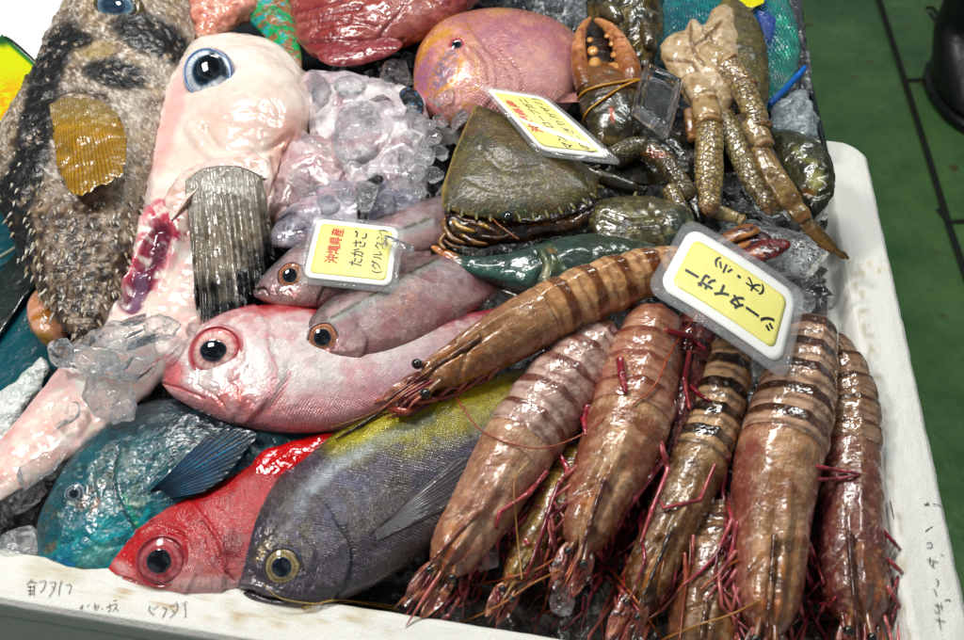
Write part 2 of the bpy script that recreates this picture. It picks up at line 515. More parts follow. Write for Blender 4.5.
def icemat(name, rough=.06, tint=(1, 1, 1), milk=.12, bump=.5, size=7, refr=.42):
    m = bpy.data.materials.new(name); m.use_nodes = True
    nt = m.node_tree; nt.nodes.clear(); L = nt.links
    out = nt.nodes.new('ShaderNodeOutputMaterial')
    tc = nt.nodes.new('ShaderNodeTexCoord'); mp = nt.nodes.new('ShaderNodeMapping')
    mp.inputs['Scale'].default_value = (1 / U,) * 3; L.new(tc.outputs['Object'], mp.inputs[0])
    hs = None
    for sz, st in ((size, bump), (size * .35, bump * .4)):
        n = nt.nodes.new('ShaderNodeTexNoise'); n.inputs['Scale'].default_value = 1 / sz; n.inputs['Detail'].default_value = 2
        L.new(mp.outputs[0], n.inputs['Vector'])
        v = math_(nt, 'MULTIPLY', n.outputs['Fac'], st * sz); hs = v if hs is None else math_(nt, 'ADD', hs, v)
    bp = nt.nodes.new('ShaderNodeBump'); bp.inputs['Distance'].default_value = U; L.new(hs, bp.inputs['Height'])
    fr = nt.nodes.new('ShaderNodeFresnel'); fr.inputs[0].default_value = 1.33; L.new(bp.outputs[0], fr.inputs[1])
    tr = nt.nodes.new('ShaderNodeBsdfTransparent'); tr.inputs[0].default_value = (.97, .985, .99, 1)
    gl = nt.nodes.new('ShaderNodeBsdfGlossy'); gl.inputs['Roughness'].default_value = rough; L.new(bp.outputs[0], gl.inputs['Normal'])
    def mx(f, a, b):
        k = nt.nodes.new('ShaderNodeMixShader')
        if isinstance(f, float): k.inputs[0].default_value = f
        else: L.new(f, k.inputs[0])
        L.new(a, k.inputs[1]); L.new(b, k.inputs[2]); return k.outputs[0]
    a = mx(math_(nt, 'MULTIPLY', fr.outputs[0], 1.2), tr.outputs[0], gl.outputs[0])
    b = nt.nodes.new('ShaderNodeBsdfPrincipled'); b.inputs['Transmission Weight'].default_value = 1; b.inputs['IOR'].default_value = 1.31; b.inputs['Roughness'].default_value = rough
    b.inputs['Base Color'].default_value = tint + (1,); L.new(bp.outputs[0], b.inputs['Normal'])
    c = mx(refr, a, b.outputs[0])
    n = nt.nodes.new('ShaderNodeTexNoise'); n.inputs['Scale'].default_value = 1 / 8; n.inputs['Detail'].default_value = 6; n.inputs['Roughness'].default_value = .7; n.inputs['Distortion'].default_value = 1.0
    L.new(mp.outputs[0], n.inputs['Vector'])
    r = nt.nodes.new('ShaderNodeMapRange'); r.inputs[1].default_value = .45; r.inputs[2].default_value = .72; r.inputs[3].default_value = 0.0; r.inputs[4].default_value = min(milk * 2.6, .95)
    L.new(n.outputs['Fac'], r.inputs[0])
    w = nt.nodes.new('ShaderNodeBsdfDiffuse'); w.inputs[0].default_value = (.86, .9, .92, 1); L.new(bp.outputs[0], w.inputs['Normal'])
    w2 = nt.nodes.new('ShaderNodeBsdfTranslucent'); w2.inputs[0].default_value = (.86, .9, .92, 1)
    L.new(mx(r.outputs[0], c, mx(.45, w.outputs[0], w2.outputs[0])), out.inputs[0])
    return m
# ================================================================ camera, light
cd = bpy.data.cameras.new('camera'); cam = bpy.data.objects.new('camera', cd); COLL.objects.link(cam)
cd.sensor_width = 36; cd.lens = 36 * FL / 964; cd.clip_start = .01; cd.clip_end = 50
cam.location = Vector(CAM); cam.rotation_euler = (TH, 0, 0)
cd.dof.use_dof = True; cd.dof.focus_distance = D0 * .97; cd.dof.aperture_fstop = 9
SC.camera = cam
w = bpy.data.worlds.new('World'); SC.world = w; w.use_nodes = True
bg = w.node_tree.nodes['Background']; bg.inputs[0].default_value = (.86, .93, 1.0, 1); bg.inputs[1].default_value = 0.15
wn = w.node_tree; tcw = wn.nodes.new('ShaderNodeTexCoord'); vw = wn.nodes.new('ShaderNodeTexNoise'); vw.inputs['Scale'].default_value = 2.6; vw.inputs['Detail'].default_value = 2
wn.links.new(tcw.outputs['Generated'], vw.inputs['Vector'])
rw = wn.nodes.new('ShaderNodeMapRange'); rw.inputs[1].default_value = .52; rw.inputs[2].default_value = .60; rw.inputs[3].default_value = .09; rw.inputs[4].default_value = .48
wn.links.new(vw.outputs['Fac'], rw.inputs[0]); wn.links.new(rw.outputs[0], bg.inputs[1])     # bright and dark noise patches, added to give varied reflections
SC.view_settings.view_transform = 'Standard'; SC.view_settings.look = 'None'; SC.view_settings.exposure = 0; SC.view_settings.gamma = 1

def area(name, loc, target, sx, sy, power, color, cat_label):
    l = bpy.data.lights.new(name, 'AREA'); l.shape = 'RECTANGLE'; l.size = sx; l.size_y = sy; l.energy = power; l.color = color
    o = bpy.data.objects.new(name, l); COLL.objects.link(o); o.location = loc
    o.rotation_euler = (Vector(target) - Vector(loc)).to_track_quat('-Z', 'Y').to_euler()
    return o
area('ceiling_lamp', (-.25, .75, 1.45), (0, 0, 0), .7, .07, 16, (1, .985, .95), '')
area('stall_lamp', (-.75, -.05, 1.15), (0, 0, 0), .22, .16, 8.5, (1, .97, .93), '')
area('far_ceiling_lamp', (.7, .9, 1.5), (.1, 0, 0), .6, .06, 8, (.93, 1, .98), '')

# ================================================================ floor
def sheet(name, pts, mat, kind=None):
    me = bpy.data.meshes.new(name); me.from_pydata([tuple(p) for p in pts], [], [tuple(range(len(pts)))]); me.materials.append(mat)
    o = bpy.data.objects.new(name, me); COLL.objects.link(o)
    if kind: o['kind'] = kind
    return o
ZF = -.62
def floor_mat():
    m, nt, b = node_mat('painted_floor'); L = nt.links
    tc = nt.nodes.new('ShaderNodeTexCoord')
    def noise(s, d=5, r=.6):
        n = nt.nodes.new('ShaderNodeTexNoise'); n.inputs['Scale'].default_value = s; n.inputs['Detail'].default_value = d; n.inputs['Roughness'].default_value = r
        L.new(tc.outputs['Object'], n.inputs['Vector']); return n.outputs['Fac']
    r = nt.nodes.new('ShaderNodeValToRGB'); L.new(noise(9), r.inputs[0])
    e = r.color_ramp.elements; e[0].position = .3; e[0].color = (.05, .135, .045, 1); e[1].position = .7; e[1].color = (.12, .25, .075, 1)
    c = r.outputs[0]
    q = nt.nodes.new('ShaderNodeMapRange'); q.inputs[1].default_value = .66; q.inputs[2].default_value = .74; L.new(noise(22, 3), q.inputs[0])
    c = mixc(nt, q.outputs[0], c, (.10, .07, .03, 1))
    q = nt.nodes.new('ShaderNodeMapRange'); q.inputs[1].default_value = .6; q.inputs[2].default_value = .9; q.inputs[4].default_value = .6; L.new(noise(3, 2), q.inputs[0])
    c = mixc(nt, q.outputs[0], c, (.02, .05, .02, 1))
    q = nt.nodes.new('ShaderNodeMapRange'); q.inputs[1].default_value = .35; q.inputs[2].default_value = .65; q.inputs[3].default_value = .12; q.inputs[4].default_value = .5; L.new(noise(7, 6, .7), q.inputs[0]); L.new(q.outputs[0], b.inputs['Roughness'])
    q = nt.nodes.new('ShaderNodeMapRange'); q.inputs[1].default_value = .5; q.inputs[2].default_value = .8; q.inputs[4].default_value = .45; L.new(noise(60, 8, .8), q.inputs[0])
    c = mixc(nt, q.outputs[0], c, (.02, .04, .015, 1))
    L.new(c, b.inputs['Base Color'])
    bp = nt.nodes.new('ShaderNodeBump'); bp.inputs['Distance'].default_value = .004; L.new(noise(30), bp.inputs['Height']); L.new(bp.outputs[0], b.inputs['Normal'])
    return m
sheet('floor', [(-6, -4, ZF), (6, -4, ZF), (6, 9, ZF), (-6, 9, ZF)], floor_mat(), 'structure')
gm = flatmat('floor_gap', '#1a1c10', .7)
def strip(name, pts, w, z, mat, kind='structure', **kw):
    c = np.array([P0(x, y, z) for x, y in pts]); c = np.array(c)
    tg = np.gradient(c, axis=0); tg[:, 2] = 0; tg = nrm(tg); sd = np.stack([-tg[:, 1], tg[:, 0], 0 * tg[:, 0]], 1) * w / 2
    V = np.vstack([c + sd, c - sd]); n = len(c)
    me = bpy.data.meshes.new(name); me.from_pydata([tuple(v) for v in V], [], [(i, i + 1, n + i + 1, n + i) for i in range(n - 1)]); me.materials.append(mat)
    o = bpy.data.objects.new(name, me); COLL.objects.link(o)
    if kind: o['kind'] = kind
    for k, v in kw.items(): o[k] = v
    return o
strip('floor_joint', [(872, -20), (880, 2), (903, 75), (925, 145), (950, 228), (985, 330)], .014, ZF + .004, gm)
strip('floor_joint', [(905, 80), (938, 78), (990, 76)], .012, ZF + .0045, gm)
strip('floor_joint', [(938, 208), (948, 221), (975, 220)], .010, ZF + .005, gm)
# drain grip: small dark bar set in the floor by the boot
t_ = thing('floor_latch', 'small dark metal latch set in the green floor beside the boot', 'latch', P0(935, 15, ZF + .006))
mdark = mk('dark_metal', .4, .2, bumps=((4, .2),), metal=.7)
g = tube([(926, 8, 3), (933, 8, 3), (938, 16, 3), (941, 26, 3.2)], 24, 8); pos = P0(*g.pix, z=ZF + .012)
def bar(name, pts, r, z, mat, parent):
    q = spl(pts, 30); c = P0(q[:, 0], q[:, 1], z)
    g = tubeA(q, np.full(30, r), None, 10, pos=c, nb=ZZ); g.paint('#241f16'); return make(name, g, mat, parent)
bar('hook', [(925, 8), (933, 8), (938, 16), (941, 27)], 1.6, ZF + .012, mdark, t_)
bar('pin', [(929, 12), (935, 20), (938, 27)], 1.2, ZF + .010, mdark, t_)

# rubber boot seen from above: shaft, toe, sole
def boot():
    t = thing('rubber_boot', 'glossy black rubber boot standing on the green floor', 'boot', P0(975, 130, ZF))
    m = mk('black_rubber', .4, .2, .2, bumps=((12, .12),), var=.1)
    base = P0(955, 95, ZF) + np.array([-.040, .01, 0]); toe = base + np.array([.005, -.05, 0]);
    N, M = 46, 40; zz = np.linspace(0, 1, N); ph = np.linspace(0, 2 * math.pi, M, endpoint=False)
    V = np.zeros((N, M, 3))
    for i, z in enumerate(zz):
        H_ = z * .42
        # foot length and width shrink to the ankle then a straight shaft
        k = sstep(.0, .30, z)
        ln = .135 * (1 - k) + .062 * k; wd = .055 * (1 - k * .0) * (1 if z > .02 else .95)
        cy = -.085 * (1 - k)
        wd = .054 * (1 - k) + .062 * k
        if z > .1: wd += 0
        dome = math.sqrt(max(0, 1 - (0 if z > .24 else 0)))
        V[i, :, 0] = base[0] + .035 + wd * np.cos(ph) + .05 * z * z
        V[i, :, 1] = base[1] + .05 + cy + ln * np.sin(ph)
        V[i, :, 2] = ZF + .022 + H_
    g = G(V, np.repeat(zz[:, None], M, 1), np.repeat(np.cos(ph)[None], N, 0), np.ones((N, M))); g.paint('#0c0c0e'); g.disp(fbm(g.V, 60, 2) * 2.0)
    make('shaft', g, m, t)
    V2 = np.zeros((6, M, 3))
    for i, z in enumerate([0, .004, .010, .018, .022, .024]):
        V2[i, :, 0] = base[0] + .035 + .060 * np.cos(ph); V2[i, :, 1] = base[1] + .05 - .085 + .142 * np.sin(ph); V2[i, :, 2] = ZF + z
    g = G(V2, np.ones((6, M)), np.ones((6, M)), np.ones((6, M))); g.paint('#0a0a0b'); make('sole', g, m, t)
boot()

# ================================================================ foam box
A_ = P0(880, 213); B_ = P0(927, 426)
F1_ = P0(0, 602); F2_ = P0(240, 642)
vy = nrm((A_ - B_)[None])[0]; vx = np.array([-vy[1], vy[0], 0]) * 1.0     # towards the left
d2 = nrm((F1_ - F2_)[None])[0]
print('box angle check', math.degrees(math.acos(abs(np.dot(vx, d2)))), vy, d2)
vx = nrm((vx + d2)[None])[0]; 
# near right corner
M_ = np.array([[vy[0], -d2[0]], [vy[1], -d2[1]]]); s_ = np.linalg.solve(M_, (F1_ - B_)[:2]); CN = B_ + vy * s_[0]
vx = d2
def bx(u, v, z): return CN + vx * u + vy * v + ZZ * z
far = P0(862, 150); LY = np.dot(far - CN, vy) + .012
LX = .86; WR = .040; DEP = .13
print('box', LY, LX, 'near corner px', proj(CN))
def rrect(u0, v0, u1, v1, r, z, n=10, wob=0):
    pts = []
    for (cu, cv, a0) in ((u1 - r, v1 - r, 0), (u0 + r, v1 - r, 90), (u0 + r, v0 + r, 180), (u1 - r, v0 + r, 270)):
        for i in range(n):
            a = math.radians(a0 + 90 * i / (n - 1)); pts.append((cu + r * math.cos(a), cv + r * math.sin(a)))
    # densify the straight runs
    out = []
    for i, p in enumerate(pts):
        q = pts[(i + 1) % len(pts)]; d = math.hypot(q[0] - p[0], q[1] - p[1]); k = max(1, int(d / .006)) if d > .01 else 1
        if d > .01: k = 90
        for j in range(k): out.append((p[0] + (q[0] - p[0]) * j / k, p[1] + (q[1] - p[1]) * j / k))
    return np.array([bx(u, v, z) for u, v in out])
def foam_mat(name='foam'):
    m, nt, b = node_mat(name); L = nt.links
    tc = nt.nodes.new('ShaderNodeTexCoord'); at = nt.nodes.new('ShaderNodeAttribute'); at.attribute_name = 'Col'
    v = nt.nodes.new('ShaderNodeTexVoronoi'); v.feature = 'DISTANCE_TO_EDGE'; v.inputs['Scale'].default_value = 380; L.new(tc.outputs['Object'], v.inputs['Vector'])
    r = nt.nodes.new('ShaderNodeMapRange'); r.inputs[2].default_value = .16; L.new(v.outputs['Distance'], r.inputs[0])
    n = nt.nodes.new('ShaderNodeTexNoise'); n.inputs['Scale'].default_value = 60; n.inputs['Detail'].default_value = 8; n.inputs['Roughness'].default_value = .7; L.new(tc.outputs['Object'], n.inputs['Vector'])
    h = math_(nt, 'ADD', math_(nt, 'MULTIPLY', r.outputs[0], .10), n.outputs['Fac'])
    bp = nt.nodes.new('ShaderNodeBump'); bp.inputs['Distance'].default_value = .0016; bp.inputs['Strength'].default_value = .8; L.new(h, bp.inputs['Height']); L.new(bp.outputs[0], b.inputs['Normal'])
    n2 = nt.nodes.new('ShaderNodeTexNoise'); n2.inputs['Scale'].default_value = 90; n2.inputs['Detail'].default_value = 6; n2.inputs['Roughness'].default_value = .8; L.new(tc.outputs['Object'], n2.inputs['Vector'])
    f = nt.nodes.new('ShaderNodeMapRange'); f.inputs[1].default_value = .66; f.inputs[2].default_value = .75; f.inputs[4].default_value = .5; L.new(n2.outputs['Fac'], f.inputs[0])
    c = mixc(nt, f.outputs[0], at.outputs['Color'], (.38, .34, .26, 1))
    L.new(c, b.inputs['Base Color']); b.inputs['Roughness'].default_value = .45
    b.inputs['Subsurface Weight'].default_value = .15; b.inputs['Subsurface Scale'].default_value = .004
    return m
FOAM = foam_mat()
prof = [  # (inset, z, corner radius) from outer bottom, up over the rim, down the inside
    (.012, -DEP, .03), (.012, -.026, .03), (.010, -.022, .03), (0, -.020, .026), (0, -.003, .026), (.003, 0, .026),
    (.010, .0004, .024), (.022, .0, .022), (WR - .006, .0004, .022), (WR - .002, -.001, .024), (WR, -.004, .026), (WR + .004, -.022, .028), (WR + .010, -.024, .03), (WR + .013, -.028, .03),
    (WR + .020, -DEP + .02, .04), (WR + .03, -DEP + .012, .05)]
rows = [rrect(i, i * .92, LX - i, LY - i, r, z) for i, z, r in prof]
V = np.array(rows)
g = G(V, np.repeat(np.linspace(0, 1, len(rows))[:, None], V.shape[1], 1), np.zeros(V.shape[:2]), np.ones(V.shape[:2]), (True, True))
# keep bottom closed by poles
# subdivide the rows for small dents
from_ = []
for i in range(len(rows) - 1):
    k = 10 if i in (6, 7, 4) else 4
    for j in range(k): from_.append(V[i] + (V[i + 1] - V[i]) * j / k)
from_.append(V[-1]); V = np.array(from_)
g = G(V, np.zeros(V.shape[:2]), np.zeros(V.shape[:2]), np.ones(V.shape[:2]), (True, True)); g.paint('#f4f3ec')
g.V = g.V + (fbm(g.V, 26, 4, 2) * .0007 + fbm(g.V, 8, 3, 5) * .0004)[..., None] * ZZ + (fbm(g.V, 16, 3, 9) * .0006)[..., None] * np.array([1, .3, 0])
X, Y = g.pix
wet = sstep(.1, .7, fbm(g.V, 18, 4, 4))
near_food = stroke(X, Y, [(0, 568), (120, 585), (240, 605), (400, 618), (520, 640)], 16, 1.6)
g.mix('#b9a878', .35 * wet * near_food)
g.mix('#a5742f', .5 * sstep(.35, .7, fbm(g.V, 5, 3, 6)) * near_food * blob(X, Y, 200, 605, 160, 60))
g.mix('#c7a877', .5 * sstep(.2, .6, fbm(g.V, 4, 3, 7)) * blob(X, Y, 868, 268, 26, 8))
g.mix('#b9ad90', .6 * sstep(.0, .6, fbm(g.V, 7, 4, 8)) * stroke(X, Y, [(850, 250), (880, 400), (905, 590), (905, 660)], 5, 1.5))
box = thing('foam_box', 'white polystyrene fish box with pencilled writing on its rim, holding the catch', 'box', bx(LX / 2, LY / 2, -DEP))
make('shell', g, FOAM, box, solid=False)
# pencilled writing on the rim, built as thin graphite strokes that sit in the surface
def scribble(strokes, w, colr, name='handwriting'):
    gs = []
    for s in strokes:
        q = spl(s, 5 * len(s)); c = P0(q[:, 0], q[:, 1], .0012)
        gg = tubeA(q, np.full(len(q), w) * (.7 + .5 * rng.rand(len(q))), None, 6, .35, pos=c, nb=ZZ); gg.paint(colr); gs.append(gg)
    return make(name, gs, PENC, box, solid=False)
PENC = flatmat('pencil', '#54504a', .7)
sc = lambda ox, oy, k, ss: [[(ox + x * k, oy + y * k) for x, y in s] for s in ss]
fx = lambda ss: [[(x * 240 / 964, 570 + y * 240 / 964) for x, y in s] for s in ss]
scribble(fx([[(130, 35), (112, 55), (105, 60)], [(118, 45), (150, 52)], [(108, 68), (140, 66)], [(122, 60), (120, 100)], [(108, 82), (136, 84)], [(112, 98), (136, 94)], [(138, 58), (136, 104)],
    [(152, 48), (182, 44), (176, 72), (160, 92)], [(196, 52), (222, 48), (214, 80), (196, 108)], [(206, 66), (216, 70)], [(250, 40), (240, 66), (236, 104)], [(262, 60), (286, 62), (276, 98)]]), .42, '#6b665e')
scribble(fx([[(318, 156), (332, 140), (326, 162)], [(346, 146), (362, 136)], [(372, 150), (396, 142), (388, 160)], [(380, 132), (384, 164)], [(408, 152), (412, 158)], [(424, 152), (470, 136), (452, 168)],
    [(440, 132), (442, 162), (430, 166)], [(462, 150), (476, 166)], [(455, 124), (470, 120)]]), .36, '#827c74')
scribble(fx([[(604, 142), (598, 160), (616, 178), (622, 176)], [(612, 158), (638, 142)], [(650, 150), (668, 156), (660, 176), (652, 190)], [(676, 148), (712, 136), (706, 168), (680, 192)], [(690, 158), (700, 170)], [(706, 132), (712, 126)],
    [(728, 138), (752, 126)], [(742, 132), (746, 186), (740, 184)]]), .42, '#6d5648')
gx = lambda ss: [[(890 + x * 74 / 279, 470 + y * 74 / 279) for x, y in s] for s in ss]
scribble(gx([[(126, 126), (146, 132), (138, 118)], [(146, 124), (130, 134)], [(160, 128), (184, 132), (206, 146)]]), .45, '#463d35')
scribble(gx([[(132, 232), (162, 212)], [(136, 276), (156, 274), (156, 292), (134, 292)], [(134, 336), (186, 348)], [(152, 326), (150, 352), (170, 370)], [(166, 340), (160, 366)], [(190, 318), (204, 324)],
    [(170, 410), (182, 418), (178, 440)], [(164, 446), (176, 470), (172, 474)], [(166, 508), (200, 516)], [(176, 498), (186, 540), (166, 528)], [(204, 492), (226, 488), (222, 498)], [(192, 500), (196, 530)], [(166, 562), (212, 572)], [(184, 550), (192, 604)]]), .45, '#77736c')

# ================================================================ the stall under and around the box
mt = flatmat('stall_board', '#3a332c', .5)
def boxmesh(name, corners, z0, z1, mat, parent=None, col='#888888', **kw):
    """solid slab over a list of plan corners (world xy)"""
    n = len(corners); V = [(x, y, z0) for x, y in corners] + [(x, y, z1) for x, y in corners]
    F = [tuple(range(n))[::-1], tuple(range(n, 2 * n))] + [(i, (i + 1) % n, n + (i + 1) % n, n + i) for i in range(n)]
    me = bpy.data.meshes.new(name); me.from_pydata(V, [], F); me.materials.append(mat)
    o = bpy.data.objects.new(name, me); COLL.objects.link(o)
    md = o.modifiers.new('b', 'BEVEL'); md.width = .003; md.segments = 2
    if parent: o.parent = parent; o.location = -Vector(wloc(parent))
    for k, v in kw.items(): o[k] = v
    return o
cz = lambda u, v: tuple(bx(u, v, 0)[:2])
boxmesh('stall_table', [cz(.014, .0), cz(1.2, .0), cz(1.2, 1.2), tuple(P0(780, -60, -.13)[:2]), tuple(P0(815, 118, -.13)[:2]), cz(.014, LY - .02)], -DEP - .03, -DEP - .003, mt, label='dark board of the stall that the fish boxes stand on', category='table')
# ================================================================ crushed ice and meltwater bed
def heap_bed():
    n, m = 260, 200
    u = np.linspace(.028, LX - .028, n); v = np.linspace(.03, LY - .03, m)
    C = bx(0, 0, 0)[None, None] + vx * u[:, None, None] + vy * v[None, :, None]
    h = (-34 + fbm(C, 60, 4, 1) * 10 + np.abs(fbm(C, 16, 4, 2)) * 14)
    edge = np.minimum(np.minimum(u[:, None] - .028, LX - .028 - u[:, None]), np.minimum(v[None] - .03, LY - .03 - v[None])) / U
    C[..., 2] = (h - 30 * np.exp(-edge / 20) - 14) * U + KT * .6 * (C[..., 1] - YF)
    idx = np.arange(n * m).reshape(n, m)
    q = np.stack([idx[:-1, :-1], idx[1:, :-1], idx[1:, 1:], idx[:-1, 1:]], -1).reshape(-1, 4)
    V = C.reshape(-1, 3); N_ = fbm(V, 12, 4, 3)
    col = np.zeros((len(V), 3)) + C3('#4a4640'); col = mix(col, '#2c2a28', sstep(-.2, .5, N_)); col = mix(col, '#8e8a84', sstep(.35, .7, fbm(V, 9, 4, 8)))
    return (V, q, np.zeros((0, 3), int), col, np.zeros((len(V), 3)))
ICEBED = mk('ice_slush', .18, .8, .04, bumps=((9, .5), (3, .3)), var=.25, trans=.25)
o = make('crushed_ice', heap_bed(), ICEBED); o['kind'] = 'stuff'; o['label'] = 'grey wet crushed ice under the fish'; o['category'] = 'ice'

# ================================================================ eyes
EYEM = mk('eye_gloss', .12, 1.0, .02, bumps=((20, .02),), var=.06, varsize=3, cbump=False)
PUPM = mk('pupil_gloss', .05, 1.0, .01, bumps=((20, .01),), var=.02, cbump=False)
def eye(parent, x, y, r, rings, pup=(.5, '#0a0c12'), bulge=.5, asp=1.0, ang=0, vis=.55, lift=0.0, poff=(0, 0), socket=.12, pasp=1.0, M=64, K=36, sector=None):
    """rings: list of (rho, colour); a domed iris in a raised socket, the pupil as its own piece"""
    hit = first_hit(x, y); p, n = hit[0], hit[2]
    if np.dot(n, FWD) > 0: n = -n
    n = nrm((n * (1 - vis) - FWD * vis)[None])[0]
    s = pxs(p); a = math.radians(ang)
    ex = nrm((RGT - n * np.dot(RGT, n))[None])[0]; ey = np.cross(n, ex)
    e1 = ex * math.cos(a) - ey * math.sin(a); e2 = ex * math.sin(a) + ey * math.cos(a)
    p = p + n * lift * s
    def dome(rad, asp_, bul, off, rim):
        rho = np.sin(np.linspace(0, math.pi / 2 * 1.0, K))[:, None] * 1.0
        rho = np.linspace(0, 1.12, K)[:, None]
        ph = np.linspace(0, 2 * math.pi, M, endpoint=False)[None]
        pr = bul * np.sqrt(np.clip(1 - (rho / 1.0) ** 2 * .92, 0, 1))
        if rim: pr = np.where(rho > .86, 0, pr - bul * .28) ; pr = pr + rim * np.exp(-((rho - .97) / .10) ** 2) * 1.6 * bul ; pr = np.where(rho > 1.0, pr - (rho - 1.0) * 3 * bul - .05, pr)
        else: pr = np.where(rho > 1, -.3, pr - bul * .29)
        rr = rad * s * (rho + 0 * ph)
        V = p + e1 * (rr * np.cos(ph))[..., None] + e2 * (rr * np.sin(ph) * asp_)[..., None] + n * (pr * rad * s + 0 * ph)[..., None]
        V = V + off
        bk = V[-1:].mean(1, keepdims=True) + 0 * V[-1:] - n * rad * s * .4
        V = np.concatenate([V, bk], 0)
        g = G(V, np.vstack([rho + 0 * ph, 1.2 + 0 * ph]), np.vstack([ph + 0 * rho, ph]), np.ones((K + 1, M)))
        return g
    g = dome(r, asp, bulge, 0, socket)
    g.paint(rings[0][1])
    wob = fbm(g.V, r * .5, 3, 3) * .09
    for j, (rho, c) in enumerate(rings[1:]):
        g.mix(c, sstep(rho - .06, rho + .06, g.U + wob))
    streaks = fbm(np.stack([np.cos(g.W) * 3, np.sin(g.W) * 3, g.U * .5], -1) * U * 5, 1.2, 3) * .25
    g.col = g.col * (1 + (streaks * (g.U > pup[0]) * (g.U < .85))[..., None] * .8)
    if sector:
        for (a0, wd, c, r0, r1) in sector:
            da = np.abs((g.W - math.radians(a0) + math.pi) % (2 * math.pi) - math.pi)
            g.mix(c, (1 - sstep(math.radians(wd) * .6, math.radians(wd), da)) * sstep(r0 - .05, r0 + .05, g.U) * (1 - sstep(r1 - .05, r1 + .05, g.U)))
    E = make('eye', g, EYEM, parent, solid=False)
    off = e1 * poff[0] * s + e2 * poff[1] * s
    zt = bulge * (1 - .28)
    g2 = dome(r * pup[0], pasp * asp, .16, off + n * (zt * r * s * (math.sqrt(max(0.05, 1 - pup[0] ** 2 * .5))) - 0 * s), 0)
    cen = g2.V.mean((0, 1)); wob2 = 1 + .07 * fbm(g2.V, r * .8, 2, 5)[..., None]; g2.V = cen + (g2.V - cen) * wob2
    g2.paint(pup[1]); g2.mix('#2c3844', .5 * sstep(-.4, .8, fbm(g2.V, r * .7, 3, 8)) * sstep(.2, .9, g2.U)); g2.mix('#55636c', .5 * sstep(.75, 1.0, g2.U))
    make('pupil', g2, PUPM, E, solid=False)
    return E

FISHM = mk('fish_skin', .3, .7, .08, bumps=((5, .10), (18, .12)), scales=2.6, sc_str=.35, sc_col=.30, var=.16, varsize=4, sss=.05)
FISHS = mk('fish_skin_smooth', .26, .9, .05, bumps=((7, .12), (24, .2)), var=.18, varsize=6, sss=.08)
FLESH = mk('raw_flesh', .25, .9, .06, bumps=((14, .12), (4, .05)), var=.10, varsize=12, sss=.35)
FINM = mk('fin', .3, .8, .08, bumps=((4, .2),), var=.2, varsize=4, streak=0.0)

def groove(g, pts, w, d, col=None, m=.6, frontonly=True):
    X, Y = g.pix
    s = stroke(X, Y, pts, w, 1.6) * (sstep(0, .2, g.front) if frontonly else 1)
    g.disp(-d * s)
    if col: g.mix(col, m * s)  # crease colour paints shade into the groove
    return s
def plate(g, pts, hgt, fall=16, side=1):
    '''raise the surface on the head side of a curve, with a crisp rear edge like a gill cover'''
    X, Y = g.pix; q = [tuple(a[:2]) for a in spl(pts, 30)]
    best = np.full(X.shape, 1e9); sg = np.zeros(X.shape)
    for (x0, y0), (x1, y1) in zip(q[:-1], q[1:]):
        vx_, vy_ = x1 - x0, y1 - y0
        t = np.clip(((X - x0) * vx_ + (Y - y0) * vy_) / (vx_ * vx_ + vy_ * vy_ + 1e-9), 0, 1)
        d = np.hypot(X - x0 - t * vx_, Y - y0 - t * vy_); c = vx_ * (Y - y0) - vy_ * (X - x0)
        m = d < best; best = np.where(m, d, best); sg = np.where(m, np.sign(c), sg)
    on_ = sg * side
    amt = np.where(on_ > 0, np.exp(-best / fall), 1 - sstep(0, 1.4, best)) * sstep(0, .2, g.front)
    g.disp(hgt * amt); return amt
def ridge(g, pts, w, d): return groove(g, pts, w, -d)

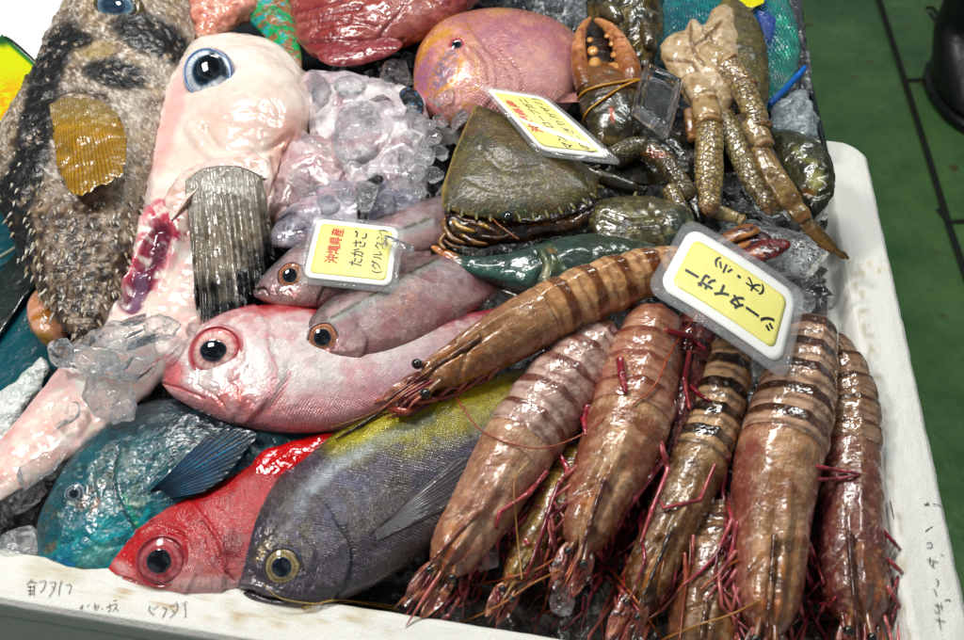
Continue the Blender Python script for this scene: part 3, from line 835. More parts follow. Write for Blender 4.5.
# ---------------------------------------------------------------- teal parrotfish
def parrotfish():
    up = [(39, 566), (40, 530), (52, 497), (72, 462), (105, 430), (150, 405), (215, 395), (300, 402), (360, 410)]
    lo = [(40, 568), (58, 577), (100, 579), (128, 570), (165, 540), (215, 512), (270, 482), (325, 452), (365, 430)]
    g = loft(up, lo, 230, 150, .42, h=-2, e=.9)
    X, Y = g.pix; g.disp(fbm(g.V, 40, 3, 1) * 1.5 + fbm(g.V, 10, 3, 2) * .5)
    g.paint('#1d4650'); n1 = fbm(g.V, 20, 4, 3); n2 = fbm(g.V, 8, 4, 4); n3 = fbm(g.V, 5, 4, 12)
    g.mix('#2b565c', sstep(-.1, .5, n1)); g.mix('#18262c', sstep(.1, .6, n2))
    g.mix('#15252b', .8 * blob(X, Y, 190, 410, 120, 18, -4))
    g.mix('#1b7480', .6 * blob(X, Y, 100, 500, 62, 60, 0, .9)); jaw = blob(X, Y, 95, 552, 78, 32, -22)
    g.mix('#0a8496', jaw * sstep(-.8, .2, n1)); g.mix('#17b0b0', jaw * .8 * sstep(-.1, .5, n2)); g.mix('#7fa79a', .7 * blob(X, Y, 96, 556, 26, 12, -20)); 
    g.mix('#0b6ea4', .8 * blob(X, Y, 66, 566, 20, 7, 20) * sstep(-.3, .2, n3)); g.mix('#8a7a4a', .7 * blob(X, Y, 84, 570, 8, 3, 20) ); g.mix('#b77e4e', .6 * blob(X, Y, 50, 548, 8, 4, -40))
    g.mix('#4a4f4a', .85 * blob(X, Y, 50, 525, 10, 26, 10) * sstep(-.4, .3, n2))
    for (cx, cy, rx, ry, a, c) in [(100, 482, 9, 30, 15, '#7d7f78'), (110, 470, 7, 22, 10, '#4f5a4e'), (128, 470, 10, 28, 5, '#7b8580'), (104, 508, 8, 20, 40, '#8fa2a4'), (76, 520, 14, 10, 30, '#7f93a0'),
                                   (140, 505, 12, 12, 0, '#315a50'), (120, 525, 26, 7, -25, '#0e8a94'), (84, 498, 6, 14, 30, '#7d4a3a'), (97, 500, 3, 16, 25, '#b07a6a'), (135, 482, 5, 18, 0, '#59705c')]:
        g.mix(c, .75 * blob(X, Y, cx, cy, rx, ry, a, .6) * sstep(-.5, .2, n3))
    g.mix('#2aa070', .8 * stroke(X, Y, [(124, 495), (132, 512), (140, 530)], 1.8, 1.2)); g.mix('#14b4c0', .8 * stroke(X, Y, [(92, 540), (118, 534), (140, 522), (150, 506)], 2.0, 1.4) * sstep(-.3, .2, n3))
    g.mix('#d7d3c0', .8 * sstep(.45, .62, fbm(g.V, 4, 4, 31)) * blob(X, Y, 100, 505, 50, 40))
    g.mix('#3f7a86', .35 * sstep(.2, .5, fbm(g.V, 3.2, 3, 33)) * (X > 110))
    groove(g, [(66, 545), (84, 536), (100, 548), (120, 545)], 1.0, 1.5); groove(g, [(118, 450), (112, 478), (120, 505), (136, 530)], 1.4, 2.0, '#10201f'); groove(g, [(96, 462), (92, 480), (98, 505)], 1, 1.4)
    groove(g, [(44, 560), (56, 563), (72, 572)], .9, 1.2, '#0b1f26')
    t = thing('parrotfish', 'dark teal fish with a blue side fin and turquoise jaw on the front rim', 'fish', P(150, 500, -10))
    make('body', g, mk('teal_skin', .34, .6, .16, bumps=((5, .10), (20, .3)), scales=0, var=.3, varsize=4), t)
    eye(t, 75, 494, 11, [(0, '#31444e'), (.45, '#8b9aa6'), (.62, '#545d62'), (.8, '#a8b4ba'), (.95, '#1f5f6e')], (.42, '#1a2630'), .35)
    f = fin([(150, 492), (160, 489), (170, 498)], [(196, 448), (212, 432), (238, 428), (254, 436), (240, 458), (224, 478), (205, 492)], on(150, 492) + 1, 24, 15, 40, 160, .5, 1.3, .06, 3)
    f.paint('#155a8c'); f.mix('#0b1a22', (1 - f.ray) * .9); f.mix('#2fa0c4', .5 * f.ray * sstep(.1, .5, fbm(f.V, 12, 3, 3))); f.mix('#0e2026', .75 * sstep(.55, 1, f.U)); f.mix('#10333c', .5 * sstep(.5, 1, 1 - f.U))
    make('pectoral_fin', f, FINM, t)
parrotfish()

# ---------------------------------------------------------------- red fish
def redfish():
    up = [(107, 572), (116, 552), (138, 528), (170, 507), (215, 487), (250, 466), (285, 446), (320, 433), (370, 425)]
    lo = [(107, 574), (122, 582), (150, 590), (195, 596), (235, 590), (262, 572), (290, 540), (320, 500), (375, 455)]
    g = loft(up, lo, 240, 150, .40, h=6, e=.92)
    g.sm = sstep(.16, .30, g.U + .05 * fbm(g.V, 12, 2)); X, Y = g.pix; g.disp(fbm(g.V, 40, 3, 21) * .8); plate(g, [(196, 508), (214, 530), (226, 556), (222, 592)], 2.6, 18); plate(g, [(186, 530), (196, 550), (196, 572), (186, 592)], 1.4, 10)
    n1 = fbm(g.V, 16, 4, 5); n2 = fbm(g.V, 5, 4, 6); n3 = fbm(g.V, 60, 3, 6)
    g.paint('#c5282c'); g.mix('#a3151c', sstep(.0, .6, n1)); g.mix('#da4a4a', .6 * sstep(.1, .6, n3))
    bel = sstep(.0, 1, -g.W * 1.15)
    g.mix('#dd8f8a', .85 * bel); g.mix('#efc9c4', .8 * blob(X, Y, 215, 585, 50, 9, 2)); g.mix('#e9b8b0', .5 * blob(X, Y, 190, 560, 20, 14))
    g.mix('#f0d0cc', .8 * blob(X, Y, 122, 567, 11, 6, 30, .8)); g.mix('#7d1220', .7 * blob(X, Y, 228, 548, 16, 22, 20) * sstep(-.4, .3, n1)); g.mix('#c2b8c2', .35 * sstep(.1, .5, n2) * blob(X, Y, 215, 545, 45, 34))
    g.mix('#8e0f18', .6 * sstep(.75, 1, g.W)); g.mix('#b4141c', .8 * blob(X, Y, 290, 460, 60, 14, -28))
    groove(g, [(200, 520), (214, 540), (222, 565), (234, 580)], 1.3, 2.0, '#a5262c'); groove(g, [(205, 540), (208, 560), (212, 590)], .8, 1.0); groove(g, [(110, 578), (124, 577), (137, 582)], .7, 1.3, '#7d1018')
    ridge(g, [(138, 532), (165, 522), (192, 538), (200, 562)], 2.6, 1.2)
    t = thing('red_bigeye_fish', 'bright red fish with a round black eye lying beside the dark teal fish', 'fish', P(200, 530, -8))
    make('body', g, mk('red_skin', .26, 1, .06, bumps=((3, .12), (18, .3)), scales=2.0, sc_str=.25, sc_col=.18, var=.25, varsize=3), t)
    eye(t, 162, 561, 27, [(0, '#2a1420'), (.42, '#c4666a'), (.55, '#ab3f48'), (.62, '#c9787c'), (.80, '#8d2530'), (.9, '#c9646a'), (1.0, '#b8262e')], (.47, '#0b0f16'), .42, .95, 10, socket=.16)
    f = pillow([(250, 470), (262, 452), (284, 444), (318, 436), (335, 434), (328, 446), (304, 468), (284, 482), (262, 482)], 5, on(285, 462) - 1, 20, 90)
    f.disp(fbm(f.V, 12, 3, 9) * 1.2); f.paint('#c81e26'); f.mix('#e25a58', .6 * sstep(.1, .5, fbm(f.V, 8, 3, 2))); f.mix('#8f1018', .5 * sstep(.75, 1, f.U))
    make('dorsal_fin', f, mk('red_fin', .14, 1, .03, bumps=((20, .2),), var=.15), t)
redfish()

# ---------------------------------------------------------------- pink big-eyed fish
def bigeye():
    up = [(162, 381), (168, 362), (185, 342), (215, 322), (245, 312), (285, 309), (340, 315), (400, 318), (450, 318), (520, 305)]
    lo = [(162, 384), (176, 398), (205, 413), (240, 424), (290, 431), (340, 428), (385, 413), (430, 395), (470, 370), (530, 325)]
    g = loft(up, lo, 260, 160, .42, h=24, e=.9)
    X, Y = g.pix; n1 = fbm(g.V, 16, 4, 15); n2 = fbm(g.V, 5, 4, 16); n3 = fbm(g.V, 60, 3, 16); g.disp(n3 * .8); g.sm = sstep(.24, .36, g.U + .05 * n2); plate(g, [(262, 318), (276, 345), (284, 372), (268, 400), (248, 420)], 3.0, 22); plate(g, [(240, 385), (244, 400), (234, 416)], 1.6, 10)
    g.paint('#f1dcd8'); g.mix('#e8b4b2', .45 * sstep(.1, .9, np.sin(g.W * 34 + n1 * 1.2)) * sstep(.3, .4, g.U) * (np.abs(g.W) < .8)); g.mix('#fbf4f2', .75 * blob(X, Y, 310, 360, 110, 34, -4, .8)); g.mix('#e09a9c', .45 * sstep(.0, .8, n1))
    g.mix('#c01824', .95 * sstep(.55, .95, g.W + n1 * .18) * sstep(190, 240, X)); g.mix('#a31a2c', .5 * sstep(.8, 1, g.W))
    g.mix('#b53a4a', .7 * sstep(.2, .75, g.W + n2 * .3) * sstep(370, 430, X)); g.mix('#dd6f76', .8 * blob(X, Y, 172, 372, 12, 12)); g.mix('#e05a60', .5 * blob(X, Y, 176, 385, 14, 5, 30))
    g.mix('#df8488', .6 * sstep(.35, .95, -g.W + n1 * .2)); g.mix('#e28a86', .7 * sstep(-.2, .3, n1) * blob(X, Y, 235, 402, 26, 14, 20)); g.mix('#d0a8b4', .6 * blob(X, Y, 420, 370, 60, 20, -20))
    groove(g, [(163, 383), (180, 388), (192, 393), (204, 398)], .9, 1.8, '#b04550'); groove(g, [(266, 330), (268, 350), (276, 368), (272, 388), (262, 408)], 1.0, 1.8, '#d27f84'); groove(g, [(290, 372), (282, 392), (268, 412)], 1.4, 1.6, '#c96068')
    groove(g, [(196, 385), (215, 396), (228, 412)], 1.2, 1.2); ridge(g, [(187, 342), (214, 322), (242, 332), (247, 360), (232, 378)], 2.4, 1.0)
    t = thing('pink_bigeye_fish', 'silvery pink fish with a very large eye lying across the middle of the catch', 'fish', P(300, 370, 5))
    make('body', g, mk('pink_skin', .24, .9, .06, bumps=((4, .12), (20, .3)), scales=2.1, sc_str=.3, sc_col=.12, var=.18, varsize=4, sheen=.25), t)
    eye(t, 216, 352, 28, [(0, '#30303a'), (.42, '#e7b4ae'), (.55, '#f3cfc6'), (.70, '#df8d8c'), (.80, '#b5484f'), (.9, '#d58488'), (1.0, '#e8b6b4')], (.50, '#0d1118'), .42, .97, 0, pasp=.78, socket=.16)
bigeye()

# ---------------------------------------------------------------- grey fish with a yellow back
def greyfish():
    up = [(238, 588), (239, 562), (250, 526), (275, 488), (306, 458), (345, 428), (395, 402), (440, 386), (500, 374), (570, 360)]
    lo = [(238, 591), (250, 602), (275, 608), (310, 608), (350, 596), (392, 574), (430, 545), (470, 505), (510, 460), (575, 410)]
    g = loft(up, lo, 280, 170, .40, h=8, e=.88)
    X, Y = g.pix; n1 = fbm(g.V, 16, 4, 25); n2 = fbm(g.V, 5, 4, 26); n3 = fbm(g.V, 60, 3, 26); g.disp(n3 * 1.0); g.sm = sstep(.14, .30, g.U + .05 * n2); plate(g, [(296, 478), (330, 512), (350, 545), (350, 575), (330, 604)], 3.0, 24); plate(g, [(300, 528), (314, 550), (308, 580)], 1.6, 12)
    g.paint('#4c4654'); g.mix('#645c74', .6 * sstep(-.3, .6, n1)); g.mix('#363034', .7 * sstep(-.1, .7, n2)); g.mix('#7d7880', .35 * np.exp(-((g.W - .15) / .3) ** 2)); g.mix('#5e5238', .4 * sstep(-.1, .6, fbm(g.V, 26, 3, 29)))
    g.mix('#66615e', .5 * sstep(.3, 1, -g.W))
    yl = stroke(X, Y, [(545, 368), (480, 382), (425, 398), (385, 415), (345, 440)], 20, 1.3) + stroke(X, Y, [(520, 385), (450, 412), (410, 428)], 26, 1.2)
    g.mix('#ada014', .95 * yl * sstep(-1.2, -.1, n1)); g.mix('#dcc80c', .9 * stroke(X, Y, [(500, 386), (450, 400), (405, 420), (365, 440)], 9, 1.6))
    bl = stroke(X, Y, [(430, 418), (380, 440), (340, 462), (310, 490), (300, 510)], 8, 1.6)
    g.mix('#9aa3ac', .75 * bl); g.mix('#c9d3d8', .6 * stroke(X, Y, [(370, 448), (338, 466), (312, 490)], 4, 1.6)); g.mix('#565a8c', .45 * blob(X, Y, 340, 500, 46, 20, -30) * sstep(-.3, .4, n1))
    g.mix('#7a7254', .6 * blob(X, Y, 300, 545, 30, 18, -20) * sstep(-.2, .4, n2)); g.mix('#8f8a88', .5 * blob(X, Y, 262, 588, 24, 9, 10)); g.mix('#2f2b30', .5 * sstep(.8, 1, g.W))
    g.mix('#b7a070', .7 * blob(X, Y, 262, 552, 12, 6, -50) * sstep(-.2, .3, n2))
    groove(g, [(239, 591), (252, 592), (266, 598), (282, 600)], 1.4, 3.6, '#1c1816', .9); ridge(g, [(242, 584), (256, 586), (272, 592)], 2.4, 1.4); groove(g, [(282, 600), (286, 594), (276, 590)], .8, .8); groove(g, [(335, 520), (352, 545), (350, 575), (336, 598)], 1.5, 3.2, '#2a252a'); groove(g, [(300, 535), (318, 560), (312, 588)], 1.1, 1.2)
    t = thing('grey_yellow_fish', 'dark grey fish with a yellow band along its back and a brown-ringed eye', 'fish', P(340, 520, -8))
    make('body', g, mk('grey_skin', .24, .9, .06, bumps=((4, .14), (20, .35)), scales=2.2, sc_str=.28, sc_col=.16, var=.28, varsize=4, sheen=.35), t)
    eye(t, 283, 567, 20, [(0, '#202a36'), (.45, '#c8ba96'), (.56, '#8a7a58'), (.72, '#b7a684'), (.84, '#57483a'), (.97, '#4b5a70'), (1.05, '#4a4348')], (.5, '#131c2a'), .42, .98, socket=.16)
    f = fin([(368, 536), (374, 531), (378, 540)], [(452, 462), (466, 458), (466, 478), (446, 508)], 0, 0, 14, 40, 120, .25, .35, .05, 0, drape=.6)
    f.paint('#4a4548'); f.mix('#6a6462', .5 * f.ray); f.mix('#3a353a', .4 * (1 - f.ray)); make('pectoral_fin', f, FINM, t)
greyfish()

# ---------------------------------------------------------------- three fusiliers
def fusilier(up, lo, h, stripe, eyep, er, label, orange=None, N=200, mouth=None, gill=None, seed=0, group='fusilier fish beside the price tag'):
    g = loft(up, lo, N, 140, .46, h=h, e=.92, hk=[(0, 0), (.5, 0), (1, -18)])
    X, Y = g.pix; n1 = fbm(g.V, 16, 4, 35 + seed); n2 = fbm(g.V, 5, 4, 36 + seed); g.disp(fbm(g.V, 50, 3, seed) * .7)
    g.sm = sstep(.2, .34, g.U)
    g.paint('#ac9292'); g.mix('#84696a', .7 * sstep(-.5, .8, n1)); g.mix('#cdbcc0', .7 * np.exp(-((g.W - .1) / .4) ** 2) * sstep(-.5, .5, n2)); g.mix('#c09a92', .7 * sstep(.2, .9, -g.W)); g.mix('#625a58', .75 * sstep(.35, .9, g.W))
    g.mix('#94404c', .32 * sstep(-.1, .8, n1)); g.mix('#7a8a88', .3 * sstep(0, .7, fbm(g.V, 9, 3, 5 + seed)) * sstep(.1, .6, g.W))
    if gill: plate(g, gill, 2.4, 14)
    if stripe:
        g.mix('#9fa8a4', .7 * stroke(X, Y, [(x, y + 4) for x, y in stripe], 4, 1.5)); g.mix('#3f3c1c', .9 * stroke(X, Y, stripe, 1.3, 1.2) * sstep(-.9, 0, n2))
    if orange: g.mix('#b06a44', .5 * blob(X, Y, *orange, 1.0) * sstep(-.6, .4, n2))
    sn = np.hypot(X - up[0][0], Y - up[0][1]); g.mix('#5b4a48', .7 * (1 - sstep(2, 12, sn)))
    if mouth: groove(g, mouth, .8, 1.6, '#2b1c1a', .9)
    if gill: groove(g, gill, 1.0, 1.8, '#7d6068')
    t = thing('fusilier_fish', label, 'fish', P(*np.mean(np.array(up)[:, :2], 0), h - 15), group)
    make('body', g, mk('fusilier_skin', .24, .9, .06, bumps=((4, .14), (20, .3)), scales=1.8, sc_str=.25, sc_col=.16, var=.22, varsize=4, sheen=.35), t)
    if eyep: eye(t, eyep[0], eyep[1], er, [(0, '#26241f'), (.45, '#c39a7e'), (.55, '#9c6a52'), (.7, '#c08468'), (.84, '#6d4a42'), (.97, '#b8b0b4'), (1.05, '#9c8490')], (.52, '#14181c'), .40, 1.0, socket=.12)
    return t
fusilier([(330, 262), (350, 235), (395, 212), (425, 202), (450, 198), (470, 200)], [(332, 270), (370, 268), (410, 258), (435, 250), (455, 240), (472, 225)], 28,
         [(352, 246), (380, 236), (404, 228), (430, 218)], None, 0, 'mauve fish under the yellow price tag with its head hidden', seed=3)
fusilier([(253, 291), (262, 279), (278, 264), (302, 247), (345, 232), (395, 226), (430, 228)], [(254, 297), (268, 303), (290, 308), (325, 306), (370, 292), (400, 280), (432, 262)], 34,
         [(306, 252), (340, 244), (390, 236)], (291, 276), 14.5, 'smaller mauve fish poking its snout out under the price tag', mouth=[(255, 290), (264, 288), (268, 294)], gill=[(318, 262), (326, 280), (318, 300)], seed=1)
fusilier([(284, 359), (293, 346), (306, 326), (330, 303), (370, 282), (415, 263), (450, 256), (485, 264), (508, 280)], [(286, 366), (298, 371), (328, 371), (370, 362), (415, 345), (450, 324), (480, 306), (498, 294), (509, 283)], 38,
         [(322, 323), (350, 308), (384, 288), (410, 272), (438, 258)], (323, 338), 16.5, 'mauve fish with an olive side stripe lying over the pink fish', (404, 298, 22, 12, -40), 220,
         [(285, 355), (294, 355), (301, 360)], [(358, 325), (368, 340), (362, 360)], 2)
# ---------------------------------------------------------------- things behind, at the top of the picture
FOAM2 = FOAM
def slab(name, label, cat, pts, h, thick, col, mat, parent=None, group=None, grid=True, e=6, **kw):
    """solid flat piece with soft edges over an outline"""
    g = pillow(pts, thick, h, 22, 160, p=e, q=2.2, back=1.0, smooth=kw.pop('smooth', False), nb=kw.pop('nb', ZZ)); g.paint(col)
    return g
def densify(pts, k=24):
    out = []
    for i, p in enumerate(pts):
        q = pts[(i + 1) % len(pts)]
        for j in range(k): out.append((p[0] + (q[0] - p[0]) * j / k, p[1] + (q[1] - p[1]) * j / k))
    return out

# steel tray behind, its right rim runs up the picture
t = thing('steel_tray', 'steel tray with a thin dark rim standing behind the white foam box', 'tray', P0(700, 60, -.1))
STEEL = mk('steel', .3, 0, bumps=((30, .02),), metal=.9, var=.1)
q = spl([(792, -40), (795, 10), (806, 70), (822, 137), (828, 165)], 40); c = P0(q[:, 0], q[:, 1], .0)
g = tubeA(q, np.full(40, 3.2), None, 10, .8, pos=c, nb=ZZ); g.paint('#5a5d60'); make('rim', g, STEEL, t, solid=False)
w1 = P0(q[:, 0] - 5, q[:, 1], -.012); w2 = w1 - ZZ * .075 - RGT * .02
V = np.stack([w1, w2, w2 - RGT * .004, w1 - RGT * .004], 1)
g = G(V, np.zeros((40, 4)), np.zeros((40, 4)), np.ones((40, 4)), (False, False)); g.paint('#3c3f42'); make('side', g, STEEL, t, solid=False)
g = pillow(densify([(60, -60), (795, -60), (812, 100), (300, 96), (60, 90)]), 4, -90, 10, 120, p=8, q=3, smooth=False, nb=ZZ); g.paint('#4a4f52'); g.disp(fbm(g.V, 30, 3) * 2); make('bottom', g, STEEL, t)

g = pillow(densify([(330, -20), (640, -20), (800, -10), (812, 95), (700, 120), (420, 120), (330, 90)]), 6, -58, 60, 200, p=6, smooth=False, nb=ZZ)
g.V = g.V + ZZ * ((fbm(g.V, 22, 4, 3) * 8 + np.abs(fbm(g.V, 9, 3, 4)) * 8) * U)[..., None]; g.paint('#5b5e62'); g.mix('#9ea2a6', sstep(.1, .6, fbm(g.V, 9, 4, 5))); g.mix('#2b2c2e', sstep(.1, .6, fbm(g.V, 14, 4, 6)))
o = make('tray_ice', g, ICEBED); o['kind'] = 'stuff'; o['label'] = 'dull grey ice lying in the steel tray'; o['category'] = 'ice'

# white box end at the top left, yellow price card, teal tub and white film
g = pillow(densify([(-60, -80), (215, -80), (120, 60), (70, 130), (-60, 160)]), 10, 6, 16, 160, p=9, q=3, back=6, smooth=False, nb=ZZ); g.paint('#ffffff'); g.disp(fbm(g.V, 40, 2) * .8)
tag(make('foam_slab', g, FOAM, gain=.98), 'white polystyrene lid behind the spiny brown fish', 'lid')
CARDM = mk('card', .25, .5, .1, bumps=((40, .05),), var=.04)
t = thing('price_card', 'bright yellow price card with an orange stripe, tucked behind the spiny brown fish', 'price tag', P(0, 90, 26))
g = pillow(densify([(-32, 80), (2, 34), (36, 64), (22, 90), (-4, 150), (-44, 150)]), 1.2, 29, 30, 200, p=14, q=3, back=1, smooth=False); g.paint('#d6dc1c'); X, Y = g.pix
g.mix('#e2a01e', .9 * blob(X, Y, 4, 104, 26, 16, -50, .9) * sstep(-.4, .5, fbm(g.V, 4, 3, 3) + .2)); g.mix('#3f7d3c', sstep(-7, -3, -(Y - (34 + (X - 2) * .88)) ) * (X > -2)); g.mix('#2a5c35', blob(X, Y, 0, 38, 9, 6, 45, .6))
make('sheet', g, CARDM, t)
g = tube([(4, 36, 1.2), (12, 41, 1.5), (24, 51, 1.4), (36, 62, 1)], 24, 8, h=31); g.paint('#1e3a20'); make('edge', g, CARDM, t, solid=False)

TEAL = mk('teal_plastic', .25, .4, .1, bumps=((40, .15), (8, .05)), var=.15, varsize=30)
t = thing('teal_tub', 'teal plastic tub wall beneath the spiny brown fish', 'tub', P(0, 330, -50))
g = pillow(densify([(-60, 175), (30, 175), (60, 260), (80, 330), (60, 400), (-60, 420)]), 4, -22, 30, 160, p=8, q=3, back=8, smooth=False, nb=ZZ); g.paint('#0d5560'); X, Y = g.pix
g.mix('#0a3f46', stroke(X, Y, [(0, 300), (40, 250)], 14, 1)); make('wall', g, TEAL, t)
g = pillow(densify([(-30, 318), (8, 262), (50, 215), (60, 262), (24, 300), (-14, 356)]), 2, -12, 16, 120, p=10, q=3, back=1, smooth=False, nb=ZZ); g.paint('#27332f'); make('flap', g, TEAL, t)
g = tube([(-8, 262, 2), (18, 246, 2.2), (44, 224, 2)], 30, 10, h=-8); g.paint('#a8b3a4'); make('cord', g, TEAL, t)

# teal bag (blue and turquoise fish wrapped in clear film), top right
TBAG = mk('turquoise_skin', .22, 1, .04, bumps=((16, .35), (5, .15)), scales=4, sc_str=.3, sc_col=.3, var=.25, varsize=10)
t = thing('turquoise_fish', 'turquoise fish wrapped in clear film behind the upturned crab', 'fish', P(760, 60, -30))
g = loft([(742, -60), (765, -30), (785, -5), (797, 30), (798, 66), (788, 92), (774, 108)], [(742, -60), (735, -20), (735, 20), (742, 60), (752, 90), (764, 108), (774, 110)], 120, 90, .5, -20)
X, Y = g.pix; g.disp(fbm(g.V, 18, 3, 4) * 2.5); g.paint('#178a80'); g.mix('#1fae94', sstep(0, .6, fbm(g.V, 20, 3, 5))); g.mix('#14508c', .9 * blob(X, Y, 764, 22, 10, 26, -12)); g.mix('#0d6a6a', .7 * sstep(.2, .7, fbm(g.V, 12, 3, 9)))
make('body', g, TBAG, t)
g = fin([(756, 10), (760, 24), (764, 34)], [(776, 18), (774, 30), (770, 42)], on(762, 22) + 2, on(772, 30) + 1, 9, 16, 60); g.paint('#0f3f8a'); make('side_fin', g, FINM, t)
g = loft([(655, 70), (650, 30), (662, -10), (690, -30)], [(655, 70), (690, 80), (715, 40), (735, -30)], 100, 70, .35, -34)
g.disp(fbm(g.V, 18, 3, 4) * 2); g.paint('#0e6c78'); g.mix('#15898a', sstep(0, .5, fbm(g.V, 8, 3, 2))); tag(make('teal_fish', g, TBAG), 'flank of a deep teal scaly fish glimpsed between the claw and the upturned crab', 'fish')
g = tube([(768, 106, 3.4), (782, 92, 3.8), (798, 76, 3.4), (806, 66, 2.5)], 30, 10, h=-14); g.paint('#1c6fc4'); tag(make('blue_cord', g, TEAL), 'blue plastic cord at the edge of the steel tray', 'cord')
g = pillow(densify([(737, -12), (765, -12), (764, 3), (752, 8), (740, 5)], 12), 1, 6, 16, 90, p=10, q=3, smooth=False); g.paint('#e9e04a'); tag(make('yellow_label', g, CARDM), 'corner of a yellow label above the upturned crab', 'price tag')
FILM = icemat('clear_film', .08, (.93, .97, 1), .22, .8, 5)
g = pillow([(772, 110), (788, 96), (802, 90), (812, 104), (818, 128), (812, 140), (788, 142), (770, 138)], 12, -14, 24, 90); g.disp(fbm(g.V, 9, 4, 3) * 4); g.paint('#b8c4c8')
tag(make('ice_bag', g, mk('crinkled_film', .15, 1, .03, bumps=((7, .7),), var=.3, trans=.4)), 'small crinkled bag of grey ice against the far corner of the foam box', 'bag')

# ---------------------------------------------------------------- red fish head, top
def redhead():
    g = pillow([(282, -40), (290, 10), (298, 40), (318, 58), (345, 66), (375, 60), (405, 46), (440, 30), (470, 8), (500, -20), (520, -50), (400, -70)], 44, 10, 60, 200)
    X, Y = g.pix; n1 = fbm(g.V, 18, 4, 41); n2 = fbm(g.V, 6, 4, 42)
    g.disp(n1 * 1.5); g.paint('#9c4a44'); g.mix('#bc7668', .7 * sstep(.0, .6, n1)); g.mix('#7a2a34', .7 * sstep(.1, .6, n2)); g.mix('#8a3438', .7 * blob(X, Y, 350, 50, 60, 14)); g.mix('#b88478', .5 * blob(X, Y, 400, 15, 40, 18, -25))
    for pl in ([(297, 12), (330, 2), (352, -6)], [(300, 22), (330, 12), (360, 8)], [(303, 44), (340, 40), (380, 42), (402, 40)], [(318, 30), (350, 22), (378, 26)], [(378, 46), (384, 30), (400, 12), (410, -6)], [(300, 34), (318, 22), (350, 18)]):
        groove(g, pl, 1.4, 2.6, '#6a1c26', .6)
    ridge(g, [(310, 52), (350, 54), (395, 44)], 5, 2)
    t = thing('rosy_fish_head', 'dull red fish with a thick jaw hanging in from the far edge', 'fish', P(380, 10, -10)); make('body', g, FISHS, t)
    f = pillow([(318, 52), (340, 42), (380, 38), (402, 42), (396, 52), (372, 62), (342, 66), (322, 62)], 9, on(360, 52) - 2, 20, 80); f.disp(fbm(f.V, 9, 3) * .8); f.paint('#8e3c42'); f.mix('#b86a68', .6 * sstep(0, .5, fbm(f.V, 8, 3, 8))); make('lower_jaw', f, FISHS, t)
redhead()
# ---------------------------------------------------------------- orange and pink wrasse
def wrasse():
    up = [(414, 98), (414, 74), (420, 52), (438, 32), (462, 22), (495, 17), (530, 20), (558, 28), (580, 44), (586, 60)]
    lo = [(415, 100), (424, 112), (445, 122), (475, 124), (510, 121), (540, 117), (565, 108), (582, 84), (587, 64)]
    g = loft(up, lo, 200, 150, .42, 6, e=.9)
    X, Y = g.pix; n1 = fbm(g.V, 16, 4, 45); n2 = fbm(g.V, 5, 4, 46); n3 = fbm(g.V, 60, 3, 46)
    g.sm = sstep(.3, .42, g.U); plate(g, [(478, 40), (492, 62), (494, 90), (480, 112)], 2.4, 16); g.paint('#e2a497'); g.mix('#cf9550', .7 * sstep(.2, .9, g.W + n2 * .3)); g.mix('#c8862c', .8 * sstep(.75, .98, g.W)); g.mix('#b86a7e', .5 * sstep(-.2, .6, fbm(g.V, 30, 3, 147))); g.mix('#8a4a2a', .55 * sstep(.35, .8, g.W) * sstep(500, 530, X) * sstep(.0, .3, np.sin((X * .9 + Y * .6) * .9))); g.mix('#b5758a', .6 * sstep(.0, .5, n1)); g.mix('#e0a9a0', .6 * sstep(.0, .7, -g.W)); g.mix('#cf7a8a', .6 * blob(X, Y, 425, 100, 20, 18))
    g.mix('#7d6a86', .85 * blob(X, Y, 443, 70, 9, 24, 24) * sstep(-.6, .3, n2)); g.mix('#d79a3a', .8 * stroke(X, Y, [(420, 60), (430, 42), (448, 32)], 3, 1.5)); g.mix('#d79a3a', .8 * stroke(X, Y, [(436, 95), (455, 80), (462, 60)], 2.4, 1.5))
    g.mix('#9a6a8c', .6 * blob(X, Y, 424, 74, 7, 20, 10)); g.mix('#c98a3a', .6 * sstep(.15, .5, fbm(g.V, 4, 3, 47)) * (X < 480))
    for pl in ([(470, 45), (484, 62), (488, 85)], [(462, 50), (476, 66)], [(500, 50), (520, 72), (522, 92)], [(480, 45), (500, 60), (512, 80)]): groove(g, pl, 1.2, 1.6, '#a8604e', .6)
    g.mix('#e6b888', .6 * stroke(X, Y, [(474, 56), (480, 76)], 2)); g.mix('#a85a30', .55 * sstep(.3, .8, g.W) * sstep(490, 540, X) * sstep(0, .4, fbm(g.V, 4, 3, 49)))
    t = thing('wrasse_fish', 'orange and pink fish with a mauve cheek lying behind the middle price tag', 'fish', P(500, 70, -10))
    make('body', g, mk('wrasse_skin', .26, .9, .07, bumps=((4, .15), (16, .2)), scales=2.6, sc_str=.3, sc_col=.15, var=.2, varsize=4), t)
    eye(t, 457, 45, 8.5, [(0, '#1c1a20'), (.4, '#3f5a5a'), (.55, '#b8505a'), (.8, '#d07a78'), (1.0, '#c9786a')], (.5, '#10181c'), .4)
    f = fin([(528, 104), (534, 101), (538, 98)], [(578, 102), (584, 96), (580, 92)], 0, 0, 8, 20, 60, .3, .3, drape=.6); f.paint('#dca49c'); make('pectoral_fin', f, FINM, t)
wrasse()
